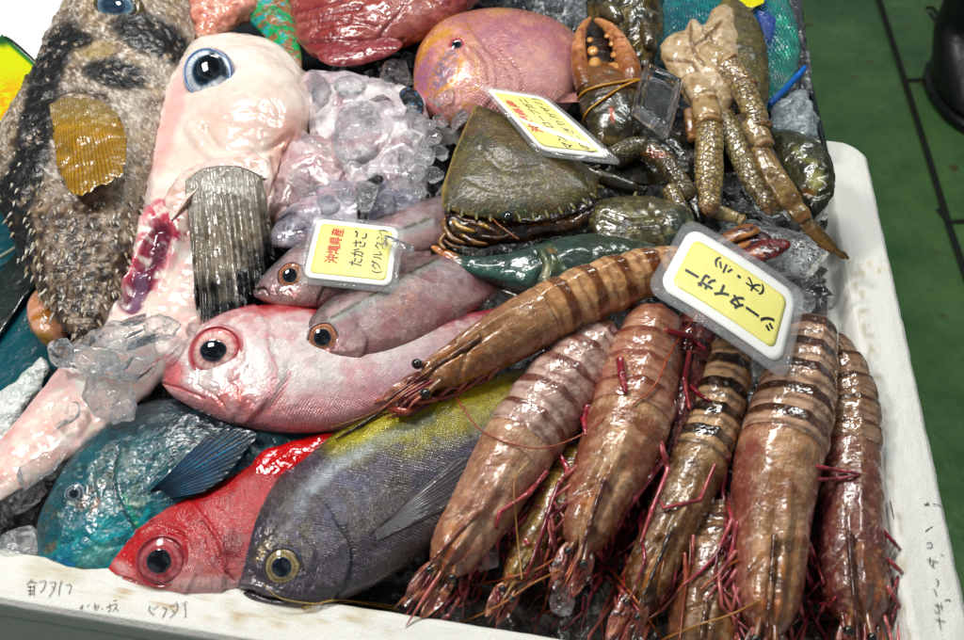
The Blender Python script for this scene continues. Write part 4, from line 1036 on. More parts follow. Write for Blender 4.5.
# ---------------------------------------------------------------- cut pink piece and patterned fish behind the peeled one
g = loft([(172, -30), (178, 0), (186, 28), (200, 44)], [(290, -30), (262, 8), (236, 24), (204, 46)], 90, 90, .6, 10); n = fbm(g.V, 12, 4, 3); g.disp(fbm(g.V, 14, 4, 51) * 4); g.paint('#dc9a86'); g.mix('#eec2b0', sstep(0, .6, n)); g.mix('#b8605a', .7 * sstep(.2, .7, fbm(g.V, 7, 4, 5)))
tag(make('fish_fillet', g, FLESH), 'rough pink cut of fish flesh above the peeled white fish', 'fish flesh')
g = loft([(236, -20), (240, 10), (262, 34), (285, 62), (300, 72)], [(300, -30), (298, 0), (300, 30), (302, 60), (302, 74)], 90, 90, .5, 4)
X, Y = g.pix; n = fbm(g.V, 8, 3, 61); g.paint('#9a7450'); g.mix('#1ba667', sstep(.05, .12, n)); g.mix('#19a3a4', sstep(.12, .2, fbm(g.V, 8, 3, 63)) * (X < 285)); g.mix('#7a4a34', .6 * sstep(.2, .6, fbm(g.V, 5, 3, 66)))
tag(make('patterned_fish', g, FISHS), 'brown fish with bright green and turquoise squiggles above the peeled white fish', 'fish')

# ---------------------------------------------------------------- peeled white fish
def peeled():
    up = [(225, 38), (196, 44), (176, 66), (163, 100), (155, 140), (140, 185), (122, 240), (100, 290), (76, 342), (46, 386), (4, 436), (-50, 490)]
    lo = [(227, 38), (262, 42), (292, 62), (306, 95), (303, 130), (287, 165), (280, 200), (262, 255), (222, 315), (170, 370), (104, 434), (0, 502)]
    g = loft(up, lo, 320, 200, .55, 8, e=.95, cosw=.45, thk=[(0, 1.0), (.25, 1.0), (.4, .7), (1, .45)])
    X, Y = g.pix; n1 = fbm(g.V, 30, 4, 71); n2 = fbm(g.V, 10, 4, 72); n3 = fbm(g.V, 5, 4, 73)
    g.disp(n1 * 2.2 + n2 * .7)
    # bulge of the skull, folds where the skin was pulled off
    g.disp(10 * blob(X, Y, 262, 110, 44, 50, 0, .9)); groove(g, [(205, 130), (222, 150), (262, 152), (292, 135)], 3, 3); ridge(g, [(190, 130), (215, 158), (245, 160), (258, 172)], 5, 3.5)
    for pl in ([(262, 160), (268, 190), (262, 215)], [(272, 158), (278, 190), (272, 225)], [(284, 150), (287, 180), (282, 210)], [(292, 140), (280, 170), (268, 200)]): groove(g, pl, 1.5, 2.6, '#c99a94', .5)
    g.paint('#f1e2d6'); g.mix('#faf4ec', .8 * sstep(-.5, .5, n1)); g.mix('#eecdc0', .4 * sstep(.1, .9, n2)); g.mix('#eac3b6', .5 * blob(X, Y, 240, 120, 46, 30, 0, .9))
    g.mix('#d98a78', .55 * blob(X, Y, 288, 142, 13, 26, 25, .9)); g.mix('#efb9b4', .7 * blob(X, Y, 170, 120, 10, 50, 15)); g.mix('#f3cdc9', .7 * sstep(200, 240, Y) * sstep(-.3, .4, n2)); g.mix('#e7b2b4', .6 * sstep(.5, .95, g.W) * (Y > 150))
    gut = stroke(X, Y, [(158, 232), (150, 262), (140, 282), (130, 300)], 11, 1.0)
    red = stroke(X, Y, [(165, 215), (160, 235), (148, 255), (140, 275)], 19, 1.0) * sstep(-.35, .15, n2 + n3 * .5)
    g.disp(-11 * gut * sstep(-1, 0, n1) ); g.mix('#c23a52', .8 * red); g.mix('#b5254a', .8 * blob(X, Y, 180, 235, 9, 5, -20) * sstep(-.2, .2, n3)); g.mix('#5e2038', .85 * gut * sstep(-.9, .0, n2 + n3)); g.mix('#80607c', .9 * stroke(X, Y, [(140, 275), (132, 300)], 6, 1.2)); g.mix('#3f1a2a', .7 * stroke(X, Y, [(156, 238), (148, 262)], 4, 1.2))
    ridge(g, [(168, 222), (155, 228), (142, 242), (134, 262)], 2.0, 2.4); groove(g, [(186, 235), (176, 262), (164, 290)], 3, 3)
    g.mix('#f5c4b6', .45 * sstep(380, 440, Y) * sstep(-.2, .5, fbm(g.V, 14, 3, 77))); g.mix('#e89a88', .3 * sstep(390, 440, Y) * sstep(-.1, .7, fbm(g.V, 9, 4, 78)))
    t = thing('peeled_fish', 'skinned white and pink fish with a bulging blue-rimmed eye and an open red wound', 'fish', P(180, 220, -10))
    make('body', g, mk('peeled_flesh', .22, .8, .07, bumps=((26, .10), (5, .03)), var=.06, varsize=16, sss=.35), t, gain=.97)
    eye(t, 209, 75, 24, [(0, '#11202c'), (.44, '#1c3444'), (.56, '#90a4b8'), (.64, '#e2e6ea'), (.80, '#cfd8e4'), (.90, '#5878a6'), (1.04, '#b8b4c0')], (.50, '#0c1319'), .5, 1.1, -20, .78, 5, poff=(5, 2), socket=.08, sector=[(10, 60, '#1b2c3a', .45, .85)])
    # torn collar of skin over the fin
    c = pillow([(166, 196), (178, 178), (200, 164), (226, 156), (256, 154), (270, 168), (268, 180), (256, 176), (246, 186), (234, 178), (222, 188), (206, 184), (196, 194), (186, 196), (176, 214), (170, 222)], 8, on(225, 172) + 22, 30, 160, p=1.6); c.disp(fbm(c.V, 14, 4, 5) * 3.0); c.paint('#f3dfd6'); c.mix('#dbb0a0', .6 * sstep(0, .5, fbm(c.V, 8, 3, 3)))
    make('skin_fold', c, FLESH, t)
    f = fin([(186, 180), (205, 168), (235, 166), (262, 176)], [(196, 300), (208, 324), (230, 326), (250, 300), (274, 258)], on(220, 172) + 3, 26, 26, 90, 280, .8, .28, .18, 9, 4)
    X, Y = f.pix; f.disp(fbm(f.V, 22, 3, 3) * 2.2 * np.where(f.front > 0, 1, -1)); f.paint('#8f877a'); f.mix('#c2beb4', .9 * blob(X, Y, 225, 195, 42, 22) * sstep(-.4, .3, fbm(f.V, 12, 3, 5))); f.mix('#5a4e40', .45 * f.ray * sstep(.2, .5, f.U)); f.mix('#6e6250', .6 * sstep(-.1, .6, fbm(f.V, 24, 4, 44))); f.mix('#b09c80', .3 * (1 - f.ray) * sstep(.2, .5, f.U))
    f.mix('#17191a', .95 * sstep(.62, .9, f.U + .12 * fbm(f.V, 14, 3, 6))); f.mix('#c9c4b8', .6 * sstep(.4, .6, fbm(f.V, 7, 4, 9)) * (f.U < .25))
    make('pectoral_fin', f, mk('dark_fin', .22, 1, .05, bumps=((5, .3),), var=.25, varsize=5), t)
peeled()

# ---------------------------------------------------------------- porcupinefish
def porcupine():
    up = [(150, -50), (100, -30), (66, 10), (44, 55), (18, 105), (0, 145), (0, 190), (14, 240), (36, 285), (58, 320), (80, 342)]
    lo = [(152, -50), (182, -20), (192, 20), (188, 56), (172, 96), (160, 140), (150, 190), (136, 240), (120, 290), (102, 325), (82, 344)]
    g = loft(up, lo, 300, 200, .5, 24, e=.95, cosw=.35)
    X, Y = g.pix; n1 = fbm(g.V, 26, 4, 81); n2 = fbm(g.V, 9, 4, 82); n3 = fbm(g.V, 4, 4, 83)
    g.disp(n1 * 3 + n2 * 1.4)
    r1 = 1 - np.abs(fbm(g.V, 14, 4, 84)) * 2.2; r2 = 1 - np.abs(fbm(g.V, 7, 4, 85)) * 2.2
    g.disp((1.4 * sstep(.4, 1, r1) + .4 * sstep(.3, 1, r2)) * (1 - .75 * sstep(180, 230, Y)))
    g.paint('#87786a'); g.mix('#a99a88', .9 * sstep(-.4, .6, n1)); g.mix('#5c4838', .8 * sstep(-.1, .6, n2)); g.mix('#e8e0d4', .85 * sstep(.45, .95, r2) * (Y < 200)); g.mix('#cabfb0', .6 * (Y > 190) * blob(X, Y, 120, 230, 30, 70, 15, .9)); g.mix('#d9cfc2', .7 * blob(X, Y, 152, 96, 30, 60, 20, .8) * sstep(-.6, .3, n2)); g.mix('#c0a070', .3 * sstep(.1, .6, fbm(g.V, 12, 3, 87)))
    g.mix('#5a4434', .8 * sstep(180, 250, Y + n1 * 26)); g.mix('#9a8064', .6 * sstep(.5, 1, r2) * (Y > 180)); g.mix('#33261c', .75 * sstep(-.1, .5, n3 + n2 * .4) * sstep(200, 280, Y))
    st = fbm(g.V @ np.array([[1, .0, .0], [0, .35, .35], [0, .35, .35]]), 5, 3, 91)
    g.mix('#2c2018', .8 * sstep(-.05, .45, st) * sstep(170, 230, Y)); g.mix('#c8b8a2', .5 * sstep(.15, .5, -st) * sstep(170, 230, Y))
    blk = '#0c0b0b'; tear = sstep(-.75, -.4, n2 + .5 * n3)
    for a in [(115, 74, 32, 15, 14), (30, 160, 18, 56, 14), (52, 60, 16, 44, 28), (148, 34, 36, 18, 18), (174, 50, 20, 14, 20), (12, 205, 14, 44, 4), (40, 108, 16, 36, 20), (78, 40, 14, 10, 0), (24, 240, 12, 26, 0)]: g.mix(blk, .97 * blob(X, Y, *a, .3) * tear)
    g.disp(-2.0 * blob(X, Y, 115, 76, 27, 12, 12)); g.mix('#b59a62', .6 * blob(X, Y, 96, 50, 20, 8, -10) * tear)
    groove(g, [(52, 100), (70, 90), (92, 92), (108, 100)], 3, 4, '#3a2c20', .7); ridge(g, [(50, 106), (75, 98), (100, 108), (122, 112)], 3.5, 3)
    t = thing('porcupinefish', 'brown and black spiny fish with a yellow side fin and a big cloudy eye', 'fish', P(90, 170, -10))
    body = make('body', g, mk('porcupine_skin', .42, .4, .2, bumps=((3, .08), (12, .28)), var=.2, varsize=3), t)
    eye(t, 117, 7, 25, [(0, '#2c3f52'), (.4, '#54718a'), (.62, '#8aa0aa'), (.75, '#4a4234'), (.9, '#a39468'), (1.0, '#6a5e46')], (.5, '#2e4358'), .42, .62, 8, .6, 1)
    f = fin([(50, 104), (72, 96), (100, 102), (118, 114)], [(58, 166), (66, 184), (78, 196), (100, 184), (122, 172), (127, 140)], on(85, 104) + 3, on(85, 150) + 5, 26, 70, 240, .7, .28, .10, 6, 6)
    X, Y = f.pix; f.disp(fbm(f.V, 18, 3, 3) * 2 * np.where(f.front > 0, 1, -1)); f.paint('#a9822a'); f.mix('#c99a2c', .8 * sstep(.0, .5, fbm(f.V, 14, 3, 5))); f.mix('#8a7650', .85 * sstep(.35, .0, f.U)[...] if False else .85 * (1 - sstep(.1, .4, f.U))); f.mix('#6e4f1c', .6 * (1 - f.ray) * sstep(.2, .5, f.U)); f.mix('#c9bfae', .6 * sstep(.2, .5, fbm(f.V, 5, 3, 9)) * (1 - sstep(.2, .45, f.U)))
    make('pectoral_fin', f, mk('yellow_fin', .28, .9, .08, bumps=((5, .25),), var=.2, varsize=4, sss=.2), t)
    f = fin([(48, 262), (56, 285), (66, 300)], [(34, 268), (44, 296), (60, 312)], 30, 26, 6, 20, 50, 1, .6, .1); f.paint('#9a7a2a'); make('anal_fin', f, FINM, t)
    gs = []; rs = np.random.RandomState(5); k = 0
    while k < 430:
        x, y = rs.uniform(0, 185), rs.uniform(95, 335)
        if 48 < x < 130 and 98 < y < 196: continue
        r = first_hit(x, y)
        if r is None: continue
        # only on this body
        loc, n, i, dist = BV_P.ray_cast(Vector(CAM), Vector(nrm(ray(x, y))))
        if loc is None or abs(dist - r[1]) > 1e-4: k += 1; continue
        n = np.array(n); n = n if np.dot(n, FWD) < 0 else -n
        dens = sstep(90, 230, y)
        if rs.rand() > .45 + .55 * dens: continue
        L = (3.5 + 7 * dens * rs.uniform(.6, 1.2)) * U; s = np.array(loc) - n * .5 * U
        dr = nrm((n * .35 + UPV * (-.9) * .8 + RGT * rs.uniform(-.25, .1) + rs.randn(3) * .1)[None])[0]
        q = s + dr * L * np.linspace(0, 1, 5)[:, None]
        gg = tubeA(np.zeros((5, 2)), np.array([1.9, 1.5, 1.0, .5, .1]) * (1 + .3 * dens), None, 5, pos=q)
        c0 = '#f2ecde' if rs.rand() < .6 else '#c8b89c'
        gg.paint(c0); gg.mix('#3a2c20', .9 * (1 - sstep(0, .45, gg.U))); gs.append(gg); k += 1
    o = make('spine', gs, mk('spine_horn', .4, .4, var=.15), t, solid=False); o['kind'] = 'stuff'
BV_P = None
_mk = make
def make_p(*a, **k):
    global BV_P
    o = _mk(*a, **k)
    if a[0] == 'body': BV_P = BV[-1]
    return o
make = make_p
porcupine()
make = _mk

# small orange fish and tag beneath the spiny fish
g = loft([(30, 330), (30, 305), (42, 288), (56, 286)], [(31, 332), (48, 346), (66, 335), (66, 300)], 90, 70, .5, 4); X, Y = g.pix; g.paint('#d59a78'); g.mix('#e3b39a', sstep(0, .5, fbm(g.V, 9, 3, 3))); g.mix('#b5762c', .8 * stroke(X, Y, [(34, 318), (48, 312), (62, 300)], 3)); g.mix('#8a6a1c', .9 * blob(X, Y, 40, 340, 12, 8)); g.mix('#ffffff', blob(X, Y, 43, 320, 2, 2)); 
tag(make('orange_fish', g, FISHS), 'small orange and pink fish peeping out under the spiny brown fish', 'fish')
g = pillow([(-40, 420), (-5, 400), (26, 372), (42, 360), (46, 380), (30, 410), (24, 440), (0, 490), (-40, 520)], 14, -6, 30, 100); g.disp(fbm(g.V, 16, 4, 3) * 5); g.paint('#e9ece8'); g.mix('#b9c4bc', sstep(.1, .6, fbm(g.V, 12, 3, 2)))
tag(make('plastic_sheet', g, mk('white_film', .2, .9, .05, bumps=((16, .5), (5, .2)), var=.1)), 'crumpled white plastic sheet at the edge by the teal tub', 'plastic sheet')

# pale skins and strips of fish lying under the ice beside the peeled fish
def pale(label, up, lo, h, cols, thick=.35, nm='fish_belly', cat='fish', seed=0, mat=None):
    g = loft(up, lo, 140, 110, thick, h); g.disp(fbm(g.V, 40, 3, seed) * 5 - 4 * sstep(.75, 1, 1 - np.abs(fbm(g.V, 34, 2, seed + 7)) * 1.5)); g.paint(cols[0])
    g.mix(cols[1], sstep(-.3, .5, fbm(g.V, 30, 3, seed + 1))); g.mix(cols[2], .8 * sstep(-.1, .6, fbm(g.V, 18, 4, seed + 2))); g.mix('#b5808a', .4 * sstep(.1, .7, fbm(g.V, 24, 3, seed + 4)))
    o = make(nm, g, mat or FISHS); tag(o, label, cat); return o
pale('grey translucent tail fin lying between the peeled white fish and the red fish above', [(200, 34), (240, 40), (285, 58), (330, 82), (380, 92)], [(202, 40), (240, 54), (280, 76), (320, 104), (385, 104)], 16, ['#8d8676', '#aaa293', '#6c6654'], .2, 'tail_fin', 'fin', 3)
pale('pale lilac fish lying under the ice between the peeled white fish and the crab', [(310, 70), (350, 74), (395, 84), (425, 100), (432, 130)], [(300, 90), (305, 120), (325, 160), (360, 205), (425, 215)], 12, ['#d2c8cc', '#f2ecec', '#8f868c'], .3, 'lilac_fish', 'fish', 5)
pale('shiny grey-blue fish belly lying under the ice just above the yellow price tag', [(270, 238), (290, 205), (320, 185), (370, 180), (420, 190)], [(272, 246), (300, 246), (335, 240), (380, 232), (425, 222)], 26, ['#9c98a6', '#d4ced8', '#5c5c6a'], .35, 'silver_fish', 'fish', 8)
pale('pinkish strip of fish belly between the peeled white fish and the ice', [(284, 160), (300, 140), (320, 135), (345, 150)], [(272, 215), (285, 225), (310, 205), (350, 185)], 20, ['#cdb0b0', '#dccaca', '#9a7f86'], .3, 'belly_strip', 'fish', 9)
g = tube([(362, 232, 4, 46), (362, 212, 6, 46), (368, 190, 7, 44), (376, 180, 5, 42), (384, 180, 3, 40)], 40, 16); g.disp(fbm(g.V, 6, 3) * .8); g.paint('#171514'); g.mix('#8a8078', sstep(.4, .6, fbm(g.V, 5, 3, 4)))
tag(make('black_tail', g, FISHS), 'black shiny strip of tail sticking up beside the yellow price tag', 'fish tail')
g = pillow([(396, 100), (404, 88), (416, 90), (424, 104), (420, 122), (410, 130), (402, 116)], 6, 30, 18, 60); g.paint('#17181c'); g.mix('#4a6a86', sstep(.2, .5, fbm(g.V, 5, 3))); tag(make('black_fin', g, FISHS), 'black fin tip between the ice lumps and the orange fish', 'fin')
# ================================================================ crabs
SHELL = mk('crab_shell', .4, .5, .18, bumps=((2.4, .35), (9, .12)), var=.4, varsize=3, speck=(3.2, .63, '#8a8440'))
SHELLS = mk('crab_claw_shell', .28, .8, .12, bumps=((10, .16), (3, .07)), var=.3, varsize=5)
RETIC = mk('netted_shell', .26, .9, .06, bumps=((6, .15),), retic=6.5, var=.2)
RETIC2 = mk('netted_shell_dark', .26, .9, .06, bumps=((6, .2),), retic=6, var=.3)
PALE = mk('pale_shell', .3, .9, .07, bumps=((6, .25), (2, .08)), var=.16, varsize=5, sss=.1)

def limb(pts, h=None, N=60, M=28, flat=.8, col=('#7d6a48', '#4c4024'), r0=.06, r1=.06, lift=0, seed=0, amp=.4):
    p = pts if len(pts[0]) == 4 else [tuple(q) + (0,) for q in pts]
    g = tube(p, N, M, h or 0, flat, round0=r0, round1=r1)
    g.disp(fbm(g.V, 8, 3, seed) * amp); g.paint(col[0]); g.mix(col[1], sstep(-.1, .6, fbm(g.V, 9, 4, seed + 1)))
    return g
def cone(x, y, dx, dy, r, h, col, N=8, M=8, tipc=None):
    g = tube([(x, y, r, h), (x + dx * .6, y + dy * .6, r * .7, h + 1), (x + dx, y + dy, .15, h + 1)], N, M); g.paint(col)
    if tipc: g.mix(tipc, sstep(.5, .9, g.U))
    return g

# ---------------------------------------------------------------- big mud crab
def mudcrab():
    t = thing('mud_crab', 'big olive mud crab with a toothed shell edge lying under the middle price tag', 'crab', P(520, 180, 10))
    o = [(474, 106), (500, 110), (530, 122), (558, 142), (580, 160), (597, 178), (598, 192), (584, 203), (562, 211), (530, 217), (500, 219), (470, 214), (446, 208), (440, 196), (448, 168), (460, 136)]
    teeth = []
    g = pillow(densify([(475, 104), (500, 112), (530, 120), (562, 144), (599, 178), (596, 194), (560, 212), (520, 219), (470, 216), (443, 208), (441, 190), (455, 150)], 20), 11, 52, 70, 300, p=3.6, q=1.3, back=.5, slope=(.0, -.03), smooth=False)
    X, Y = g.pix; n1 = fbm(g.V, 26, 4, 101); n2 = fbm(g.V, 8, 4, 102)
    g.disp(n1 * .45 + fbm(g.V, 5, 3, 103) * .2 - .8 * stroke(X, Y, [(482, 150), (505, 170), (540, 168)], 3, 1.6) - .7 * stroke(X, Y, [(470, 180), (500, 190), (545, 186)], 3, 1.6) + 2.5 * blob(X, Y, 505, 150, 18, 10, 20, .9))
    g.paint('#5c4c26'); g.mix('#403a1e', sstep(-.4, .6, n1)); g.mix('#6e662e', .7 * sstep(-.1, .6, n2)); g.mix('#6b4426', .5 * sstep(.2, .7, fbm(g.V, 18, 4, 108))); g.mix('#2a3a2a', .7 * sstep(185, 215, Y) * sstep(-.4, .3, n2)); g.mix('#6a4a24', .5 * blob(X, Y, 500, 130, 30, 10, 30))
    g.mix('#a08a52', .85 * stroke(X, Y, [(474, 106), (460, 138), (448, 170), (441, 205)], 2, 1.4)); g.mix('#8a7a3a', .7 * stroke(X, Y, [(441, 205), (470, 214), (500, 219), (540, 216), (585, 203), (599, 190)], 2.2, 1.5))
    gs = [g]
    for (x, y, dx, dy) in [(450, 208, -2, 8), (462, 213, 0, 8), (476, 216, 1, 8), (490, 218, 1, 8), (504, 219, 1, 8), (518, 218, 3, 8), (532, 217, 3, 8), (545, 214, 4, 8), (558, 211, 5, 7), (570, 207, 6, 6), (582, 203, 7, 5), (590, 198, 8, 3), (597, 190, 9, 1), (598, 180, 9, -2), (594, 172, 7, -4)]:
        gs.append(cone(x, y - 3, dx * .9, dy * .9, 3.2, 51, '#4a4424', 10, 10, '#b5a868'))
    make('carapace', gs, SHELL, t)
    # underside front: jaws, antennules and eye
    g = loft([(444, 212), (470, 216), (520, 222), (570, 216), (610, 200)], [(444, 236), (470, 244), (520, 240), (570, 232), (610, 214)], 90, 60, .8, 32); g.disp(fbm(g.V, 10, 4, 7) * 2); g.paint('#33200f'); g.mix('#5e3d18', sstep(0, .5, fbm(g.V, 8, 4, 8))); make('underside', g, SHELLS, t)
    gs = []
    rs = np.random.RandomState(3)
    for pts in ([(446, 214, 4), (444, 226, 5), (452, 238, 5), (466, 244, 3)], [(452, 220, 4), (462, 228, 4.5), (476, 232, 3)], [(446, 232, 4), (440, 242, 4), (446, 250, 3)], [(460, 234, 3.5), (474, 242, 4), (488, 244, 2.5)], [(468, 222, 3), (484, 226, 3.4), (496, 232, 2.4)], [(480, 236, 3), (500, 238, 3), (516, 232, 2)], [(456, 214, 3), (464, 220, 3), (474, 222, 2)], [(444, 240, 2.4), (452, 246, 2.4), (462, 248, 2)]):
        gs.append(limb([(p[0], p[1], p[2] * .62, 47) for p in pts], 0, 24, 12, .9, (['#8a5e26', '#b58a3c', '#7a5226'][rs.randint(3)], '#4a2c10'), .15, .2, seed=rs.randint(99)))
    make('mouthpart', gs, PALE, t)
    g = tube([(492, 218, 1, 58), (500, 226, 1, 60), (514, 236, .8, 60), (520, 240, .5, 60)], 20, 8); g.paint('#8a4a22'); make('antenna', g, PALE, t, solid=False)
    g = pillow([(500, 214), (508, 210), (514, 214), (512, 220), (504, 221)], 6, 56, 14, 30); g.paint('#171a14'); g.mix('#3f6a58', .4 * sstep(0, .5, fbm(g.V, 4, 3))); make('eye', g, EYEM, t)
    # right shoulder
    g = pillow([(590, 206), (610, 198), (640, 196), (668, 200), (690, 210), (694, 226), (676, 244), (650, 252), (622, 252), (600, 240), (588, 224)], 16, 34, 30, 120, back=.6); X, Y = g.pix
    g.disp(fbm(g.V, 22, 3, 11) * 1.6 - 2.5 * stroke(X, Y, [(606, 214), (630, 222), (660, 218)], 3, 1.5) - 2.5 * stroke(X, Y, [(650, 206), (664, 222), (668, 240)], 3, 1.5)); g.paint('#4b452a'); g.mix('#7a7448', .8 * blob(X, Y, 640, 214, 26, 10, 10) * sstep(-.2, .3, fbm(g.V, 7, 3, 4))); g.mix('#243a36', .8 * blob(X, Y, 690, 240, 22, 30)); g.mix('#a49a70', .6 * sstep(.25, .5, fbm(g.V, 5, 3, 15)))
    gs = [g] + [cone(x, y, dx, dy, 3, 34, '#6b6238', 8, 8, '#c8b888') for x, y, dx, dy in ((634, 200, 2, -9), (668, 206, 10, -4), (680, 212, 10, -1), (600, 200, -3, -6))]
    make('shoulder', gs, SHELLS, t)
    # green claw
    up = [(431, 246), (440, 247), (462, 256), (490, 258), (520, 252), (548, 244), (580, 238), (615, 238), (650, 245), (672, 255)]
    lo = [(431, 248), (445, 260), (470, 274), (500, 284), (530, 294), (560, 296), (590, 288), (615, 276), (640, 266), (672, 258)]
    g = loft(up, lo, 180, 90, .62, 42); X, Y = g.pix; n = fbm(g.V, 10, 4, 111); g.disp(fbm(g.V, 16, 3, 9) * 1)
    g.paint('#2c463e'); g.mix('#1c2f2c', .8 * sstep(0, .5, n)); g.mix('#4c8270', .55 * stroke(X, Y, [(460, 266), (500, 272), (530, 274)], 5, 1.6)); g.mix('#6f7044', .7 * blob(X, Y, 548, 262, 14, 16) * sstep(-.2, .3, fbm(g.V, 5, 3, 9))); g.mix('#c06a2c', .9 * (1 - sstep(448, 466, X))); g.mix('#d9a070', .8 * (1 - sstep(432, 440, X))); g.mix('#3c4028', .6 * sstep(560, 600, X))
    groove(g, [(536, 252), (542, 266), (536, 284)], 1.6, 2.6, '#16211c'); ridge(g, [(548, 250), (554, 262), (550, 278)], 3, 2.4)
    g.mix('#c9c09a', .8 * blob(X, Y, 546, 274, 4, 9, 10)); g.mix('#b06a34', .6 * blob(X, Y, 552, 252, 5, 3)); g.mix('#b5c0a0', blob(X, Y, 564, 268, 2, 2))
    make('claw', g, SHELLS, t)
    g = loft([(500, 288), (530, 294), (560, 300), (590, 300)], [(502, 292), (525, 304), (560, 312), (592, 302)], 50, 40, .7, 30); g.paint('#5d5a3c'); g.mix('#2a342c', sstep(0, .4, fbm(g.V, 8, 3))); make('claw_finger', g, SHELLS, t)
    # netted walking legs at the back
    g = limb([(610, 160, 12, 30), (632, 149, 12, 34), (650, 147, 11, 38)], 0, 50, 30, .9, ('#6a6440', '#3c3a20'), .1, .15, seed=5); make('leg', g, RETIC2, t)
    g = limb([(644, 148, 11, 40), (662, 160, 11, 40), (680, 182, 10, 36), (692, 200, 8, 32)], 0, 50, 30, .9, ('#6a6040', '#38341c'), .1, .15, seed=6); X, Y = g.pix; g.mix('#b5541e', .9 * blob(X, Y, 656, 154, 12, 4, 10)); make('leg', g, RETIC2, t)
    g = limb([(668, 186, 9, 34), (680, 206, 8, 34), (692, 224, 5, 34)], 0, 40, 24, .8, ('#8a7a44', '#4c4222'), .1, .2, seed=7); make('leg', g, RETIC2, t)
    g = limb([(560, 165, 9, 22), (600, 178, 9, 24), (640, 190, 8, 22)], 0, 40, 24, .8, ('#3a3420', '#20200f'), .1, .2, seed=9); make('leg', g, SHELLS, t)
mudcrab()

